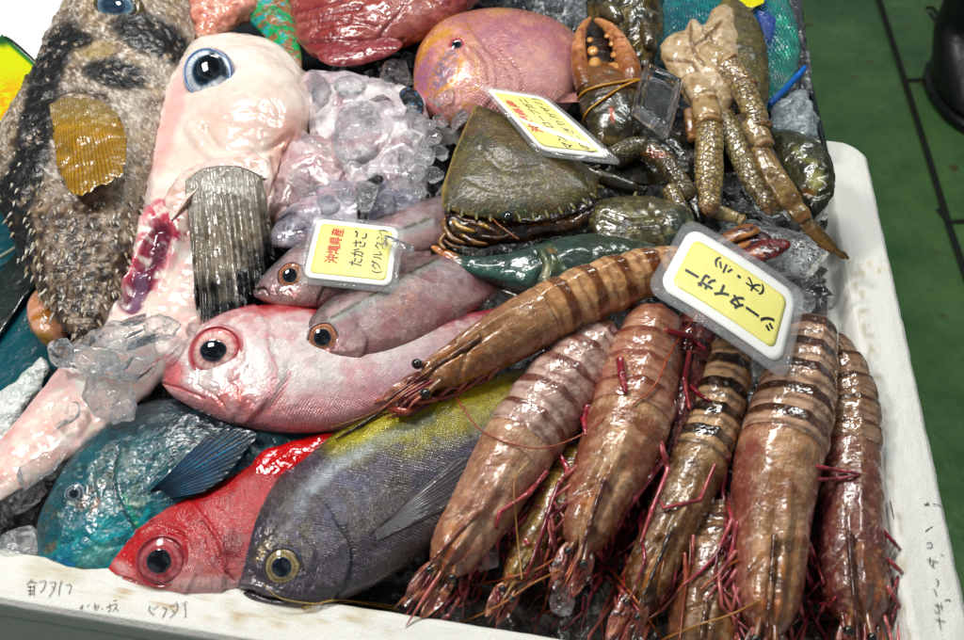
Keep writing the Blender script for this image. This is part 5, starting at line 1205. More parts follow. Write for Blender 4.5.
# ---------------------------------------------------------------- crab with a banded claw
def bandedcrab():
    t = thing('banded_crab', 'dark crab whose orange toothed pincer is tied with a yellow rubber band', 'crab', P(615, 90, 0))
    g = loft([(588, -10), (600, -14), (625, -20), (655, -10), (662, 30), (652, 70)], [(586, -6), (590, 20), (604, 40), (622, 60), (636, 72), (650, 74)], 100, 80, .6, 22); g.disp(fbm(g.V, 14, 4, 8) * 3 + fbm(g.V, 6, 3, 8) * 1); g.paint('#2c2814'); g.mix('#5a4a20', sstep(0, .5, fbm(g.V, 10, 4, 9))); g.mix('#8a7438', .7 * sstep(.25, .5, fbm(g.V, 7, 4, 10))); make('body', g, SHELLS, t)
    gs = [limb([(632, 10, 9, 40), (644, 24, 9, 44), (650, 50, 8, 42)], 0, 40, 24, .9, ('#4a3c1c', '#1e1a0e'), .2, .2, seed=3), limb([(600, 6, 8, 44), (612, 12, 9, 46), (622, 24, 7, 44)], 0, 30, 20, .9, ('#5a4e30', '#2a2414'), .2, .2, seed=4)]
    make('leg', gs[0], SHELLS, t); make('leg', gs[1], SHELLS, t)
    g = pillow([(585, 145), (620, 130), (660, 128), (700, 118), (738, 128), (748, 160), (715, 178), (660, 186), (610, 176)], 12, 12, 30, 90); g.disp(fbm(g.V, 18, 3, 6) * 3); g.paint('#1e1b12'); g.mix('#3a3420', sstep(0, .5, fbm(g.V, 10, 3))); make('underside', g, SHELLS, t)  # dark filler added to hide the pale rim and darken this gap
    up = [(597, 148), (590, 136), (583, 118), (578, 98), (575, 74), (576, 50), (580, 30), (590, 14)]
    lo = [(600, 150), (622, 146), (640, 132), (646, 108), (642, 84), (634, 62), (624, 44), (606, 22)]
    # palm
    g = loft([(596, 150), (588, 136), (582, 116), (578, 96), (576, 76), (586, 66)], [(600, 152), (622, 148), (640, 134), (646, 112), (642, 90), (632, 74)], 130, 100, .66, 30, cosw=.8); X, Y = g.pix
    n = fbm(g.V, 10, 4, 121); g.disp(fbm(g.V, 16, 3, 4) * 1.2); g.paint('#33301c'); g.mix('#1f1d12', sstep(0, .5, n)); g.mix('#8a5428', .85 * (1 - sstep(78, 100, Y))); g.mix('#5a4a26', .6 * sstep(.1, .5, fbm(g.V, 6, 3, 7))); g.mix('#d06a50', .9 * blob(X, Y, 612, 114, 2.6, 9, -5)); g.mix('#9a7a40', .5 * blob(X, Y, 612, 140, 16, 4))
    make('claw_palm', g, SHELLS, t)
    f1 = tube([(588, 92, 12, 36), (580, 68, 9.5, 40), (579, 44, 7, 42), (583, 28, 4.6, 42), (591, 17, 2.4, 42)], 60, 24, round1=.06)
    f2 = tube([(628, 96, 15, 36), (628, 68, 13, 42), (620, 44, 9, 44), (608, 27, 5.5, 44), (594, 19, 2.6, 44)], 60, 24, round1=.06)
    for f in (f1, f2):
        X, Y = f.pix; f.disp(fbm(f.V, 10, 3, 3) * .5); f.paint('#c58a5c'); f.mix('#8a4e26', .8 * sstep(38, 76, Y)); f.mix('#dda07c', .8 * sstep(.0, .5, fbm(f.V, 9, 3, 2)) * (1 - sstep(40, 60, Y))); f.mix('#55381c', .8 * sstep(64, 92, Y)); f.mix('#7a3a24', .6 * sstep(.2, .5, fbm(f.V, 6, 3, 5)))
        make('claw_finger', f, SHELLS, t)
    gs = []
    for x, y, r in [(590, 40, 3), (593, 51, 5.4), (595, 63, 6.2), (598, 75, 5.6), (603, 85, 4), (612, 44, 3), (614, 55, 3.4), (613, 69, 7), (611, 81, 4), (607, 36, 2.6)]:
        q = pillow([(x + r * math.cos(a_) * 1.05, y + r * math.sin(a_) * .9) for a_ in np.linspace(0, 2 * math.pi, 9)[:-1]], r * .9, 46, 12, 28); q.paint('#dba565'); q.mix('#b5763c', .6 * sstep(0, .5, fbm(q.V, 4, 3))); gs.append(q)
    for q in gs: make('claw_tooth', q, PALE, t, solid=False)
    g = pillow([(586, 30), (596, 22), (612, 30), (624, 50), (626, 80), (606, 96), (590, 90), (584, 60)], 6, 28, 14, 60); g.paint('#1e120a'); g.mix('#3c2412', sstep(0, .5, fbm(g.V, 6, 3))); make('claw_gap_backing', g, SHELLS, t)  # dark backing added to darken the gap between the claw fingers
    # rubber bands wind round the palm
    BAND = mk('rubber', .4, .4, bumps=((30, .02),), var=.08)
    for pts in ([(577, 101, 1.2), (584, 92, 1.4), (600, 86, 1.4), (620, 82, 1.3), (640, 79, 1.2), (650, 80, 1)], [(583, 124, 1.2), (587, 112, 1.3), (602, 100, 1.3), (620, 88, 1.3), (636, 81, 1.2), (650, 77, 1)]):
        g = tube(draped([tuple(q) for q in spl(pts, 12)], .3, 2), 60, 8); g.paint('#c98f3a'); g.mix('#e0b468', .5 * sstep(0, .5, fbm(g.V, 9, 2)))
        tag(make('rubber_band', g, BAND, solid=False), {101: 'yellow rubber band strand straight across the dark crab claw', 124: 'yellow rubber band strand slanting lower down the dark crab claw'}[pts[0][1]], 'rubber band')
    g = limb([(560, 165, 8, 10), (600, 160, 12, 16), (650, 150, 14, 14), (680, 170, 12, 10)], 0, 40, 20, .8, ('#1c1810', '#2e2816')); make('leg', g, SHELLS, t)
bandedcrab()

# ---------------------------------------------------------------- upturned swimming crab
def swimcrab():
    t = thing('swimming_crab', 'upturned pale tan crab with net-patterned legs reaching to the foam rim', 'crab', P(720, 110, 10))
    g = pillow([(728, -6), (738, 0), (752, 14), (762, 34), (768, 62), (769, 95), (762, 122), (748, 130), (736, 104), (728, 70), (716, 40), (714, 14)], 20, 34, 40, 140, back=.8); X, Y = g.pix; n = fbm(g.V, 10, 4, 131)
    g.disp(fbm(g.V, 18, 3, 3) * 1.5); g.paint('#5c5028'); g.mix('#40391c', sstep(0, .5, n)); g.mix('#8a7a48', .7 * stroke(X, Y, [(728, -2), (718, 22), (726, 50), (734, 76)], 4, 1.4)); make('carapace', g, SHELL, t)
    for x, y, dx, dy, h in ((748, 12, 6, -5, 40), (728, -2, -2, -8, 42)):
        make('tooth', cone(x, y, dx, dy, 2.4, h, '#8a7c50', tipc='#e0d0b0'), PALE, t)
    g = pillow([(660, 52), (666, 38), (684, 30), (690, 20), (702, 26), (714, 10), (730, 4), (738, 24), (742, 60), (738, 96), (722, 118), (700, 118), (684, 96), (670, 76)], 24, 36, 50, 160, back=.8); X, Y = g.pix; n = fbm(g.V, 12, 4, 132)
    g.disp(fbm(g.V, 10, 3, 5) * 1.6); g.paint('#c9b08c'); g.mix('#dcc8ac', sstep(0, .5, n)); g.mix('#9a7c54', .6 * sstep(.2, .6, fbm(g.V, 6, 4, 5)))
    for pl in ([(666, 60), (690, 62), (700, 76)], [(690, 26), (694, 50), (704, 64)], [(704, 30), (716, 44), (722, 60)], [(684, 92), (700, 86), (716, 92)], [(694, 44), (708, 36), (722, 20)]): groove(g, pl, 1.3, 3.0, '#6e4c2c', .7)
    make('underside', g, PALE, t)
    def seg(name, pts, mat, cols, seed=0, flat=.75, dark=None, r0=.04, r1=.05):
        g = limb(pts, 0, 80, 36, flat, cols, r0, r1, seed=seed)
        X, Y = g.pix
        g.mix('#9c6a40', .7 * (1 - sstep(.015, .05, np.abs(g.U - .94)))); g.mix('#a87c50', .6 * (1 - sstep(.0, .05, g.U - .02))); g.disp(1.1 * np.exp(-((g.U - .9) / .05) ** 2) - 1.0 * np.exp(-((g.U - .80) / .05) ** 2) + .8 * sstep(.5, 1, np.abs(g.W)) * (g.front > 0))
        if dark: dark(g, X, Y)
        return make(name, g, mat, t)
    tan = ('#c2a880', '#a08458')
    seg('leg', [(702, 50, 11, 52), (716, 58, 13, 54), (730, 66, 12, 54)], PALE, tan, 1)
    seg('leg', [(726, 66, 13, 56), (738, 78, 12.5, 56), (748, 90, 11, 56)], RETIC, tan, 2)
    seg('leg', [(742, 86, 12, 58), (752, 108, 12, 58), (762, 132, 11, 56)], RETIC, ('#a08a5a', '#6e5c34'), 3)
    seg('leg', [(752, 122, 11, 56), (760, 138, 11, 54), (766, 148, 8, 54)], PALE, ('#b09870', '#8a7048'), 4)
    seg('leg', [(758, 146, 8, 52), (772, 172, 11, 50), (790, 200, 11, 42), (806, 222, 7, 34)], PALE, ('#94784a', '#6a5028'), 5, .5)
    def dk(g, X, Y): g.mix('#4a3a1c', .6 * sstep(-.2, .4, g.W))
    seg('leg_tip', [(798, 214, 6, 34), (815, 232, 7.5, 28), (832, 248, 5, 20), (849, 259, .8, 12)], PALE, ('#7a5c30', '#5a4220'), 6, .45, dk, r1=0)
    seg('leg', [(690, 78, 11, 48), (700, 92, 13, 50), (708, 104, 10, 50)], PALE, ('#cdb494', '#a88a60'), 7)
    seg('leg', [(704, 102, 12, 50), (707, 114, 13.5, 50), (710, 126, 12, 50)], PALE, ('#b89c70', '#8e7044'), 8)
    seg('leg', [(710, 118, 12.5, 48), (709, 150, 13.5, 44), (709, 180, 13.5, 38), (710, 208, 9, 32), (712, 216, 4, 30)], RETIC, ('#b09868', '#97804e'), 9)
    seg('leg', [(712, 210, 7, 24), (730, 216, 6, 22), (745, 222, 5, 20)], PALE, ('#a89468', '#7a683c'), 10)
    seg('leg', [(722, 112, 10, 36), (735, 140, 13, 34), (752, 172, 14.5, 30), (768, 198, 13, 26), (778, 214, 8, 22)], RETIC, ('#a89a72', '#8a8058'), 11)
    seg('leg', [(735, 118, 10, 30), (760, 150, 11, 28), (785, 195, 11, 20)], PALE, ('#8a7a70', '#6c5e58'), 12)
    seg('leg', [(690, 110, 6, 36), (692, 128, 6, 34), (694, 142, 5, 30)], PALE, ('#b08050', '#7a4e28'), 13)
    # dark far claw resting over the foam corner
    g = loft([(768, 140), (776, 134), (796, 138), (816, 150), (828, 166), (832, 188), (826, 208)], [(768, 144), (772, 160), (782, 180), (792, 200), (804, 214), (814, 220), (822, 214)], 120, 90, .75, 22); X, Y = g.pix
    g.disp(fbm(g.V, 14, 4, 5) * 2); g.paint('#3a3a1e'); g.mix('#23240f', sstep(0, .5, fbm(g.V, 9, 4, 7))); g.mix('#8a8a4c', .75 * stroke(X, Y, [(796, 150), (804, 158), (816, 162)], 3, 1.5)); g.mix('#b5b070', .8 * blob(X, Y, 816, 180, 8, 11, 20)); g.mix('#a87440', .7 * blob(X, Y, 808, 192, 8, 4, 10)); g.mix('#16160c', .8 * blob(X, Y, 812, 208, 14, 10))
    groove(g, [(806, 192), (816, 196), (828, 192)], 2, 3)
    make('claw', [g, cone(808, 158, 12, -4, 5, 40, '#2e2e16')], SHELLS, t)
swimcrab()
g = pillow([(690, 150), (706, 140), (722, 170), (720, 205), (700, 225), (684, 190)], 6, 8, 20, 60); g.paint('#1f1c15'); tag(make('dark_gap_filler', g, SHELLS), 'dark filler piece added to darken the gap behind the netted crab leg', 'shell')  # added dark filler, makes the gap behind the leg read dark
# ================================================================ prawns
PRSH = mk('prawn_shell', .17, 1.0, .035, bumps=((16, .22), (4, .04)), var=.14, varsize=10, sss=.18, streak=.0)
PRHD = mk('prawn_head', .2, 1.0, .05, bumps=((13, .26), (4, .07)), var=.18, varsize=8, sss=.15, streak=.5)
PRLG = mk('prawn_leg', .2, .9, .06, bumps=((5, .15),), var=.25, varsize=6, sss=.1)
PREY = mk('prawn_eye', .1, 1, .02, bumps=((10, .02),), var=.1)
LEGC = ['#a84a4c', '#8c2c38', '#c0706c', '#6e2a2c', '#b0604a']

def leg(t, pts, col='#9c3840', dh=0.0, name='leg', r=1.0):
    """jointed leg lying over whatever is below it"""
    q = spl(pts, 3 * len(pts)) if False else np.array(pts, float)
    dense = []
    for i in range(len(q) - 1):
        for j in range(5): dense.append(q[i] + (q[i + 1] - q[i]) * j / 5)
    dense.append(q[-1])
    hs = np.array([on(p[0], p[1]) for p in dense]); n = len(hs)
    hs = np.array([np.max(hs[max(0, i - 2):i + 3]) * .5 + np.mean(hs[max(0, i - 3):i + 4]) * .5 for i in range(n)])
    d = np.array(dense); tt = np.linspace(0, 1, n)
    T = np.linspace(0, 1, n * 3); xy = np.stack([np.interp(T, tt, d[:, 0]), np.interp(T, tt, d[:, 1])], 1)
    rr = np.interp(T, tt, d[:, 2]) * r; kn = np.zeros_like(T)
    for i in range(1, len(q) - 1): kn += np.exp(-((T - i / (len(q) - 1)) / .02) ** 2)
    g = tubeA(xy, rr * (1 + .22 * kn), np.interp(T, tt, hs) + rr * .8 + 1 + dh, 12, .9)
    g.paint(col); g.mix('#d07a6e', .5 * sstep(.1, .5, fbm(g.V, 8, 3))); g.mix('#5a1826', .5 * sstep(.1, .5, fbm(g.V, 12, 3, 4)))
    return make(name, g, PRLG, t, solid=False)
def prawn(label, spine, hw, h, pal, tc=.55, segs=6, flat=.95, dors=.15, flip=1, eyes=((-.45, 1.03), (.45, 1.0)), seed=0, headcol=None, rostrum=(.1, .35, 6.5), hh=None, scales=True, whisk=5, band=.34, stripes=True, headgr=True, eyesize=.16, legside=0, legs=()):
    t = thing('tiger_prawn', label, 'prawn', P(spine[len(spine) // 2][0], spine[len(spine) // 2][1], h - hw[len(hw) // 2] * .8), 'tiger prawns piled in the front of the box')
    S = spl(spine, 500); ar = np.concatenate([[0], np.cumsum(np.hypot(*np.diff(S[:, :2], axis=0).T))]); L = ar[-1]; ar /= L
    hwt = np.linspace(0, 1, len(hw))
    rs = np.random.RandomState(seed + 50)
    def at(tt, off=0.0):
        tt = np.asarray(tt, float)
        x = np.interp(tt, ar, S[:, 0]); y = np.interp(tt, ar, S[:, 1])
        d0 = (S[-1] - S[-18]); d0 = d0 / np.hypot(*d0[:2]); ex = np.maximum(tt - 1, 0) * L
        x = x + d0[0] * ex; y = y + d0[1] * ex
        e = .01
        tx = np.interp(np.minimum(tt, 1), ar, np.gradient(S[:, 0])); ty = np.interp(np.minimum(tt, 1), ar, np.gradient(S[:, 1])); m = np.hypot(tx, ty) + 1e-9
        w = skeys(np.clip(tt, 0, 1), list(zip(hwt, hw)))
        return x - ty / m * off * w, y + tx / m * off * w, w
    def hgt(tt): return h + (skeys(np.clip(tt, 0, 1), hh) if hh else 0 * np.asarray(tt, float))
    cb = [C3(c) for c in pal]
    # abdomen: overlapping rings
    ring = (tc - .02) / segs
    for k in range(segs):
        t0 = .02 + ring * k; t1 = t0 + ring
        n = 34; u = np.linspace(0, 1, n)
        tt = t0 - ring * .10 + (t1 + ring * .06 - t0 + ring * .10) * u
        x, y, w = at(tt)
        r = w * (1.055 - .155 * u + .085 * np.sin(u * math.pi)); r[0] *= .88; r[1] *= .98
        g = tubeA(np.stack([x, y], 1), r, hgt(tt), 72, flat)
        wv = fbm(g.V, 20, 3, seed + k)
        g.disp(wv * .5 + fbm(g.V, 7, 3, seed) * .25)
        # keel along the back
        ph = np.arctan2(g.front, g.W); pk = math.acos(np.clip(dors * flip, -1, 1))
        dk = np.exp(-((ph - pk) / .14) ** 2); g.disp(2.0 * dk)
        g.paint(cb[0]); X, Y = g.pix
        g.mix(cb[2], .9 * sstep(.35, .6, g.U + wv * .15) * (1 - sstep(.8, 1.0, g.U)))
        n2 = fbm(g.V, 12, 4, seed + 3)
        bw = band * (1 + .25 * wv)
        if stripes:
            m = sstep(.0, .06, g.U - .02) * (1 - sstep(bw, bw + .08, g.U + n2 * .07))
            g.mix(cb[1], .92 * m)
            g.mix(cb[1], .45 * np.exp(-((g.U - .62 + wv * .1) / .06) ** 2))
        g.mix(cb[3], .55 * (1 - sstep(.01, .05, g.U)))
        side = sstep(.62, .98, np.abs(g.W + .12 * flip)); g.mix(cb[4], .42 * side * sstep(-.4, .4, n2))
        g.mix(cb[4], .15 * sstep(.0, .8, fbm(g.V, 22, 3, seed + 9)))
        g.mix(cb[3], .4 * sstep(.0, .8, fbm(g.V, 16, 3, seed + 19)))
        g.mix(cb[1], .3 * sstep(.3, .7, fbm(g.V, 5, 3, seed + 29)))
        make('shell_segment', g, PRSH, t)
    # carapace
    n = 150; u = np.linspace(0, 1, n); tt = tc - .025 + (1.0 - tc + .025) * (.6 * u + .4 * (1 - np.cos(math.pi * u)) / 2)
    x, y, w = at(tt); uu = (tt - tt[0]) / (tt[-1] - tt[0])
    r = w * (1.05 - .04 * uu); r[0] *= .93; r *= np.sqrt(np.clip(1 - np.clip((uu - .80) / .20, 0, 1) ** 2, 0, 1)) * .999 + .001
    g = tubeA(np.stack([x, y], 1), r, hgt(tt), 110, flat)
    U_ = np.repeat(uu[:, None], 110, 1); ph = np.arctan2(g.front, g.W); pk = math.acos(np.clip(dors * flip, -1, 1))
    n1 = fbm(g.V, 26, 3, seed + 5); n2 = fbm(g.V, 12, 3, seed + 6); n3 = fbm(g.V, 4, 3, seed + 7)
    g.disp(3.0 * np.exp(-((ph - pk) / .12) ** 2) * sstep(.05, .4, U_) + n1 * 1.0 + n2 * .4 - 1.6 * np.exp(-((ph - pk - .33) / .1) ** 2) * sstep(.3, .5, U_) - 1.6 * np.exp(-((ph - pk + .33) / .1) ** 2) * sstep(.3, .5, U_)
           - 1.8 * np.exp(-((U_ - .58 - .15 * np.abs(ph - pk)) / .025) ** 2))
    hc = [C3(c) for c in (headcol or (pal[0], pal[4], pal[2], pal[1]))]
    g.paint(hc[0]); g.mix(hc[1], .6 * sstep(-.2, .8, n1)); g.mix(hc[2], .8 * sstep(-.1, .6, fbm(g.V, 20, 3, seed + 12))); g.mix(hc[3], .7 * sstep(.2, .8, n2) * sstep(.3, .8, U_)); g.mix('#c8763c', .5 * sstep(.1, .6, fbm(g.V, 13, 3, seed + 13)) * sstep(.4, .8, U_)); g.mix(hc[1], .7 * sstep(.5, .95, np.abs(g.W)) )
    g.mix(hc[2], .7 * sstep(.0, .05, U_) * (1 - sstep(.06, .12, U_))); g.mix(hc[3], .8 * (1 - sstep(.0, .02, U_))); g.mix('#5a2a1c', .5 * sstep(.75, 1, U_) * sstep(-.2, .3, n2)); g.mix('#e4cfae', .35 * sstep(.3, .5, n3))
    make('carapace', g, PRHD, t)
    # rostrum: a saw-toothed blade running forward along the back
    off, ln, wd = rostrum
    tb = tc + (1 - tc) * .42; te = 1 + ln * (1 - tc)
    q = np.linspace(0, 1, 60); tq = tb + (te - tb) * q
    ofs = -dors * flip * 1.0 * (1 - q) + off * q
    x, y, w = at(tq, 0); xo, yo, _ = at(np.minimum(tq, 1.0), ofs); dx, dy = xo - at(np.minimum(tq, 1.0))[0], yo - at(np.minimum(tq, 1.0))[1]
    rr = wd * .42 * (1 - q) ** .7 + .35; rr = rr + .9 * np.maximum(0, np.sin(q * math.pi * 16)) ** 3 * (q < .75)
    hv = hgt(np.minimum(tq, 1)) + flat * w * .93 * (1 - q * .3) 
    g = tubeA(np.stack([x + dx, y + dy], 1), rr, hv, 14, 1.0); g.paint(hc[3]); g.mix('#5c1e1c', sstep(.4, .9, g.U)); g.mix(hc[2], .7 * sstep(.1, .4, fbm(g.V, 6, 3)))
    make('rostrum', g, PRLG, t)
    # eyes on stalks
    for off, te in eyes:
        x, y, w = at(te, off); x0, y0, _ = at(.93, off * .5); e = max(hw[-2] * eyesize, 2.4)
        hv = float(hgt(1.0)) + w * .55
        st = tube([(x0, y0, e * .8, hv - 3), ((x0 + x) / 2, (y0 + y) / 2, e * .65, hv), (x, y, e * .8, hv + 1)], 16, 12); st.paint('#8a5a3a'); so = make('eye_stalk', st, PRLG, t)
        ge = tube([(x - e, y - e * .4, e, hv + 2), (x + e, y + e * .4, e, hv + 2)], 20, 20, round0=.5, round1=.5); ge.paint('#1a1712'); ge.mix('#3a3424', sstep(.2, .6, fbm(ge.V, 4, 3))); make('eye', ge, PREY, so)
    # antennal scales
    if scales:
        for sg in (-1, 1):
            q = [at(.95, sg * .3), at(1.0, sg * .85), at(1.0 + .16 * (1 - tc), sg * 1.0), at(1.0 + .30 * (1 - tc), sg * .5), at(1.0 + .12 * (1 - tc), sg * .12)]
            g = pillow([(a[0], a[1]) for a in q], 1.6, float(hgt(1)) + 1 + sg, 16, 50, back=.6); g.disp(1.2 * np.sin(g.W * 12)); g.paint('#8e5040'); g.mix('#4c2a20', sstep(-.1, .4, fbm(g.V, 9, 4, seed))); g.mix('#c89068', .7 * sstep(.1, .5, fbm(g.V, 7, 4, seed + 2))); make('antennal_scale', g, PRHD, t)
    # feelers and mouthparts reaching forward
    gs = []
    for k in range(whisk):
        o0 = rs.uniform(-.6, .6); l = rs.uniform(.14, .42) * (1 - tc); bend = rs.uniform(-.5, .5)
        a = at(.93, o0); b = at(1 + l * .45, o0 + bend * .4); c = at(1 + l, o0 + bend)
        r0 = rs.uniform(1.1, 2.6)
        hv = float(hgt(1)) + rs.uniform(-6, 8)
        g = tube([(a[0], a[1], r0, hv), (b[0], b[1], r0 * .8, hv + 3), (c[0], c[1], r0 * .25, hv - 4)], 30, 10)
        g.paint(LEGC[rs.randint(5)]); g.mix('#d8986a', .6 * sstep(0, .5, fbm(g.V, 6, 3, k))); make('feeler', g, PRLG, t, solid=False)
    for sd, cnt in legs:
        for k in range(cnt):
            ta = tc + (1 - tc) * (.42 + .5 * k / max(cnt - 1, 1)); l = (1 - tc) * rs.uniform(.32, .5)
            p0 = at(ta, sd * .88); p1 = at(ta + l * .35, sd * (1.18 + rs.uniform(0, .35))); p2 = at(ta + l * .8, sd * (1.1 + rs.uniform(-.1, .5))); p3 = at(ta + l * 1.15, sd * (.8 + rs.uniform(-.3, .6)))
            r0 = rs.uniform(1.7, 2.5)
            leg(t, [(p0[0], p0[1], r0), (p1[0], p1[1], r0 * .95), (p2[0], p2[1], r0 * .8), (p3[0], p3[1], .6)], LEGC[rs.randint(5)], name='leg')
    return t, at, hgt

def whisker(t, pts, col='#b5643c', lift=1.5, name='antenna'):
    q = spl(pts, 14)
    hs = np.array([on(a[0], a[1]) for a in q]); hs = np.array([max(hs[max(0, i - 1):i + 2]) for i in range(len(hs))]); hs = np.convolve(np.pad(hs, 2, 'edge'), np.ones(5) / 5, 'valid')
    g = tube([tuple(a[:3]) + (hh_ + a[2] + lift,) for a, hh_ in zip(q, hs)], 90, 8); g.paint(col); return make(name, g, PRLG, t, solid=False)

TAN = ('#c09c80', '#46281a', '#e0c0a6', '#ecc8aa', '#865448')
PNK = ('#c0a294', '#6e4238', '#dcc2b4', '#ead2c6', '#925a54')
DRK = ('#bc966e', '#1a100a', '#dcba96', '#e4c4a0', '#74492f')
RBR = ('#93603f', '#4c2416', '#b88660', '#cfa880', '#7a2c26')

# P7, P8: lowest ones, mostly hidden
prawn('brown prawn lying low in the gap between two standing prawns', [(716, 510), (712, 560), (706, 610), (700, 660)], [24, 34, 36, 34], -14, ('#8a6848', '#5a3c24', '#a88460', '#b89470', '#6a3c2a'), tc=.3, segs=3, seed=7, whisk=0, eyes=(), scales=False, dors=.0)
t8, _, _ = prawn('yellowish brown prawn head lying lowest among the feelers near the grey fish', [(585, 455), (560, 500), (535, 545), (508, 592)], [20, 24, 22, 14], -6, ('#8a6e3c', '#5a4020', '#a88a50', '#b89c64', '#5e3424'), tc=.3, segs=3, seed=8, whisk=5, dors=.2)
# dark red jumble between the two centre prawns
t9, _, _ = prawn('dark red prawn tucked beneath the biggest price tag between its neighbours', [(700, 318), (692, 350), (680, 390), (672, 430), (664, 470)], [20, 26, 28, 26, 18], -4, ('#6e2a2e', '#2e1216', '#8a4a44', '#b08a80', '#5a1420'), tc=.45, segs=4, seed=9, whisk=4, dors=.1, scales=False)
# P4
t4, _, _ = prawn('narrow prawn with bold black and tan rings right below the biggest price tag', [(735, 338), (728, 370), (719, 405), (708, 440), (692, 478), (672, 525), (652, 568), (634, 606)], [20, 24, 26, 27, 27, 26, 24, 18], 6, DRK, tc=.46, segs=5, seed=4, dors=.05, legs=((-1, 5), (1, 4)), headcol=('#7c5a38', '#4a3020', '#a88860', '#2e2014'), rostrum=(-.3, .25, 6), band=.36)
# P6
t6, _, _ = prawn('brown prawn standing against the inner wall of the foam box', [(826, 338), (842, 365), (851, 400), (853, 440), (852, 490), (853, 540), (857, 590), (860, 630)], [15, 23, 27, 28, 31, 34, 34, 26], -2, ('#96765c', '#4e3222', '#b89a82', '#c4a48c', '#7c4a44'), tc=.42, segs=5, seed=6, dors=-.1, legs=((-1, 4), (1, 5)), whisk=11, headcol=('#7a5240', '#6a3238', '#946a58', '#4e2c24'), flip=1, band=.2)
# P2
t2, a2, _ = prawn('pinkish brown prawn lying between the grey fish and the red headed prawn', [(606, 330), (590, 350), (568, 378), (546, 408), (522, 440), (500, 476), (474, 520), (454, 552), (438, 576)], [22, 32, 37, 38, 37, 35, 32, 27, 20], 14, PNK, tc=.50, segs=5, seed=2, dors=.1, legs=((-1, 6),), whisk=11, headcol=('#b88c6e', '#a0705c', '#d2b094', '#8a5040'), rostrum=(.9, .16, 6), band=.25, eyes=((.5, 1.0), (-.6, .98)))
# P3
t3, a3, _ = prawn('large reddish prawn in the centre with a whitish streak down its back', [(655, 318), (648, 345), (638, 385), (628, 425), (613, 462), (598, 496), (586, 528), (577, 554)], [26, 34, 38, 40, 38, 33, 27, 20], 18, ('#b07c62', '#824838', '#d0a48a', '#e2c2aa', '#943c3c'), tc=.44, segs=4, seed=3, dors=.0, legs=((1, 5), (-1, 6)), whisk=12, headcol=('#a87c58', '#8a4c3c', '#d2ac88', '#5c2e22'), rostrum=(-.2, .3, 7), band=.2)
# P5
t5, a5, _ = prawn('broad prawn with brown and pink rings next to the one by the wall', [(814, 325), (808, 350), (799, 385), (790, 420), (780, 455), (773, 495), (770, 540), (768, 590), (766, 640)], [22, 31, 38, 41, 41, 38, 36, 32, 24], 16, TAN, tc=.42, segs=5, seed=5, dors=.12, legs=((1, 6), (-1, 4)), whisk=12, headcol=('#9c7450', '#84403a', '#cca480', '#4c2a18'), band=.34, rostrum=(0, .2, 7))
# P1
t1, a1, _ = prawn('striped prawn lying crosswise on top with its tail under the biggest price tag', [(690, 264), (660, 268), (630, 278), (595, 291), (560, 307), (525, 325), (490, 345), (462, 361), (436, 375), (420, 385)], [16, 22, 26, 28, 29, 29, 28, 25, 21, 15], 44, ('#c8986a', '#6e3c1c', '#deb488', '#e6c298', '#905834'), tc=.55, segs=5, seed=1, dors=-.45, flip=1, legs=((-1, 5),), whisk=11,
                  headcol=('#a07450', '#8a5436', '#b88c64', '#5c3420'), rostrum=(.35, .30, 6), band=.3, eyes=((-.7, 1.0), (1.15, .97)), eyesize=.26)
X_ = [(684, 262), (735, 242)]
# its tail fan sticking out past the tag
gs = []
for pts, c in (([(722, 246), (744, 230), (764, 232), (772, 240), (756, 246), (730, 252)], '#5a1a1e'), ([(740, 252), (764, 240), (786, 240), (790, 247), (774, 258), (754, 262), (740, 260)], '#6e1a18'), ([(718, 238), (738, 226), (752, 224), (760, 232), (740, 240), (720, 246)], '#8a5a34')):
    g = pillow(pts, 3.5, 30 + len(gs) * 3, 18, 60, slope=(0, 0)); X, Y = g.pix; g.paint(c); g.mix('#d89a58', .8 * blob(X, Y, pts[0][0] + 22, pts[0][1] - 1, 14, 5, -15) * sstep(-.2, .3, fbm(g.V, 6, 3, 2))); g.mix('#2a0c10', .6 * sstep(0, .5, fbm(g.V, 8, 3, 5)))
    make('tail_fan', g, PRHD, t1); gs.append(g)

# ---- legs and feelers
R_ = ['#a5404a', '#8e2c38', '#b25058', '#7a2430']
for i, pts in enumerate([[(548, 470, 3), (528, 494, 2.6), (500, 512, 2.4), (496, 528, 2), (498, 562, 1)], [(545, 488, 3), (520, 516, 2.6), (490, 546, 2.6), (480, 570, 2), (472, 598, 1)], [(540, 505, 2.6), (512, 530, 2.4), (530, 545, 1.6)],
                         [(535, 520, 2.4), (500, 545, 2), (468, 575, 1.8), (440, 615, 1)], [(508, 540, 2), (504, 560, 1.8), (510, 580, .8)]]): leg(t2, pts, R_[i % 4])
for i, pts in enumerate([[(668, 455, 3.6), (648, 480, 3.2), (625, 512, 3), (610, 545, 2.4), (604, 560, 1)], [(664, 470, 3.6), (640, 500, 3.2), (622, 530, 2.6), (612, 575, 1.4)], [(660, 440, 3), (668, 470, 2.6), (652, 510, 2.4), (640, 545, 1.4)],
                         [(658, 480, 3), (640, 520, 2.4), (645, 560, 2), (630, 600, 1)], [(592, 542, 4), (604, 560, 4), (600, 580, 3), (588, 600, 1.4)], [(627, 540, 2.6), (625, 580, 2), (612, 620, 1.2)], [(605, 575, 2.2), (622, 590, 2), (640, 612, 1)], [(560, 480, 2.6), (548, 515, 2.6), (536, 550, 2.4), (525, 580, 1.2)]]): leg(t3, pts, R_[i % 4])
for i, pts in enumerate([[(700, 470, 2), (720, 490, 2), (704, 474, 1.6), (690, 505, 2), (662, 506, 2), (668, 472, 1)], [(716, 462, 2), (700, 500, 2.2), (664, 508, 2), (660, 500, .8)]][1:]): leg(t4, pts, R_[i % 4])
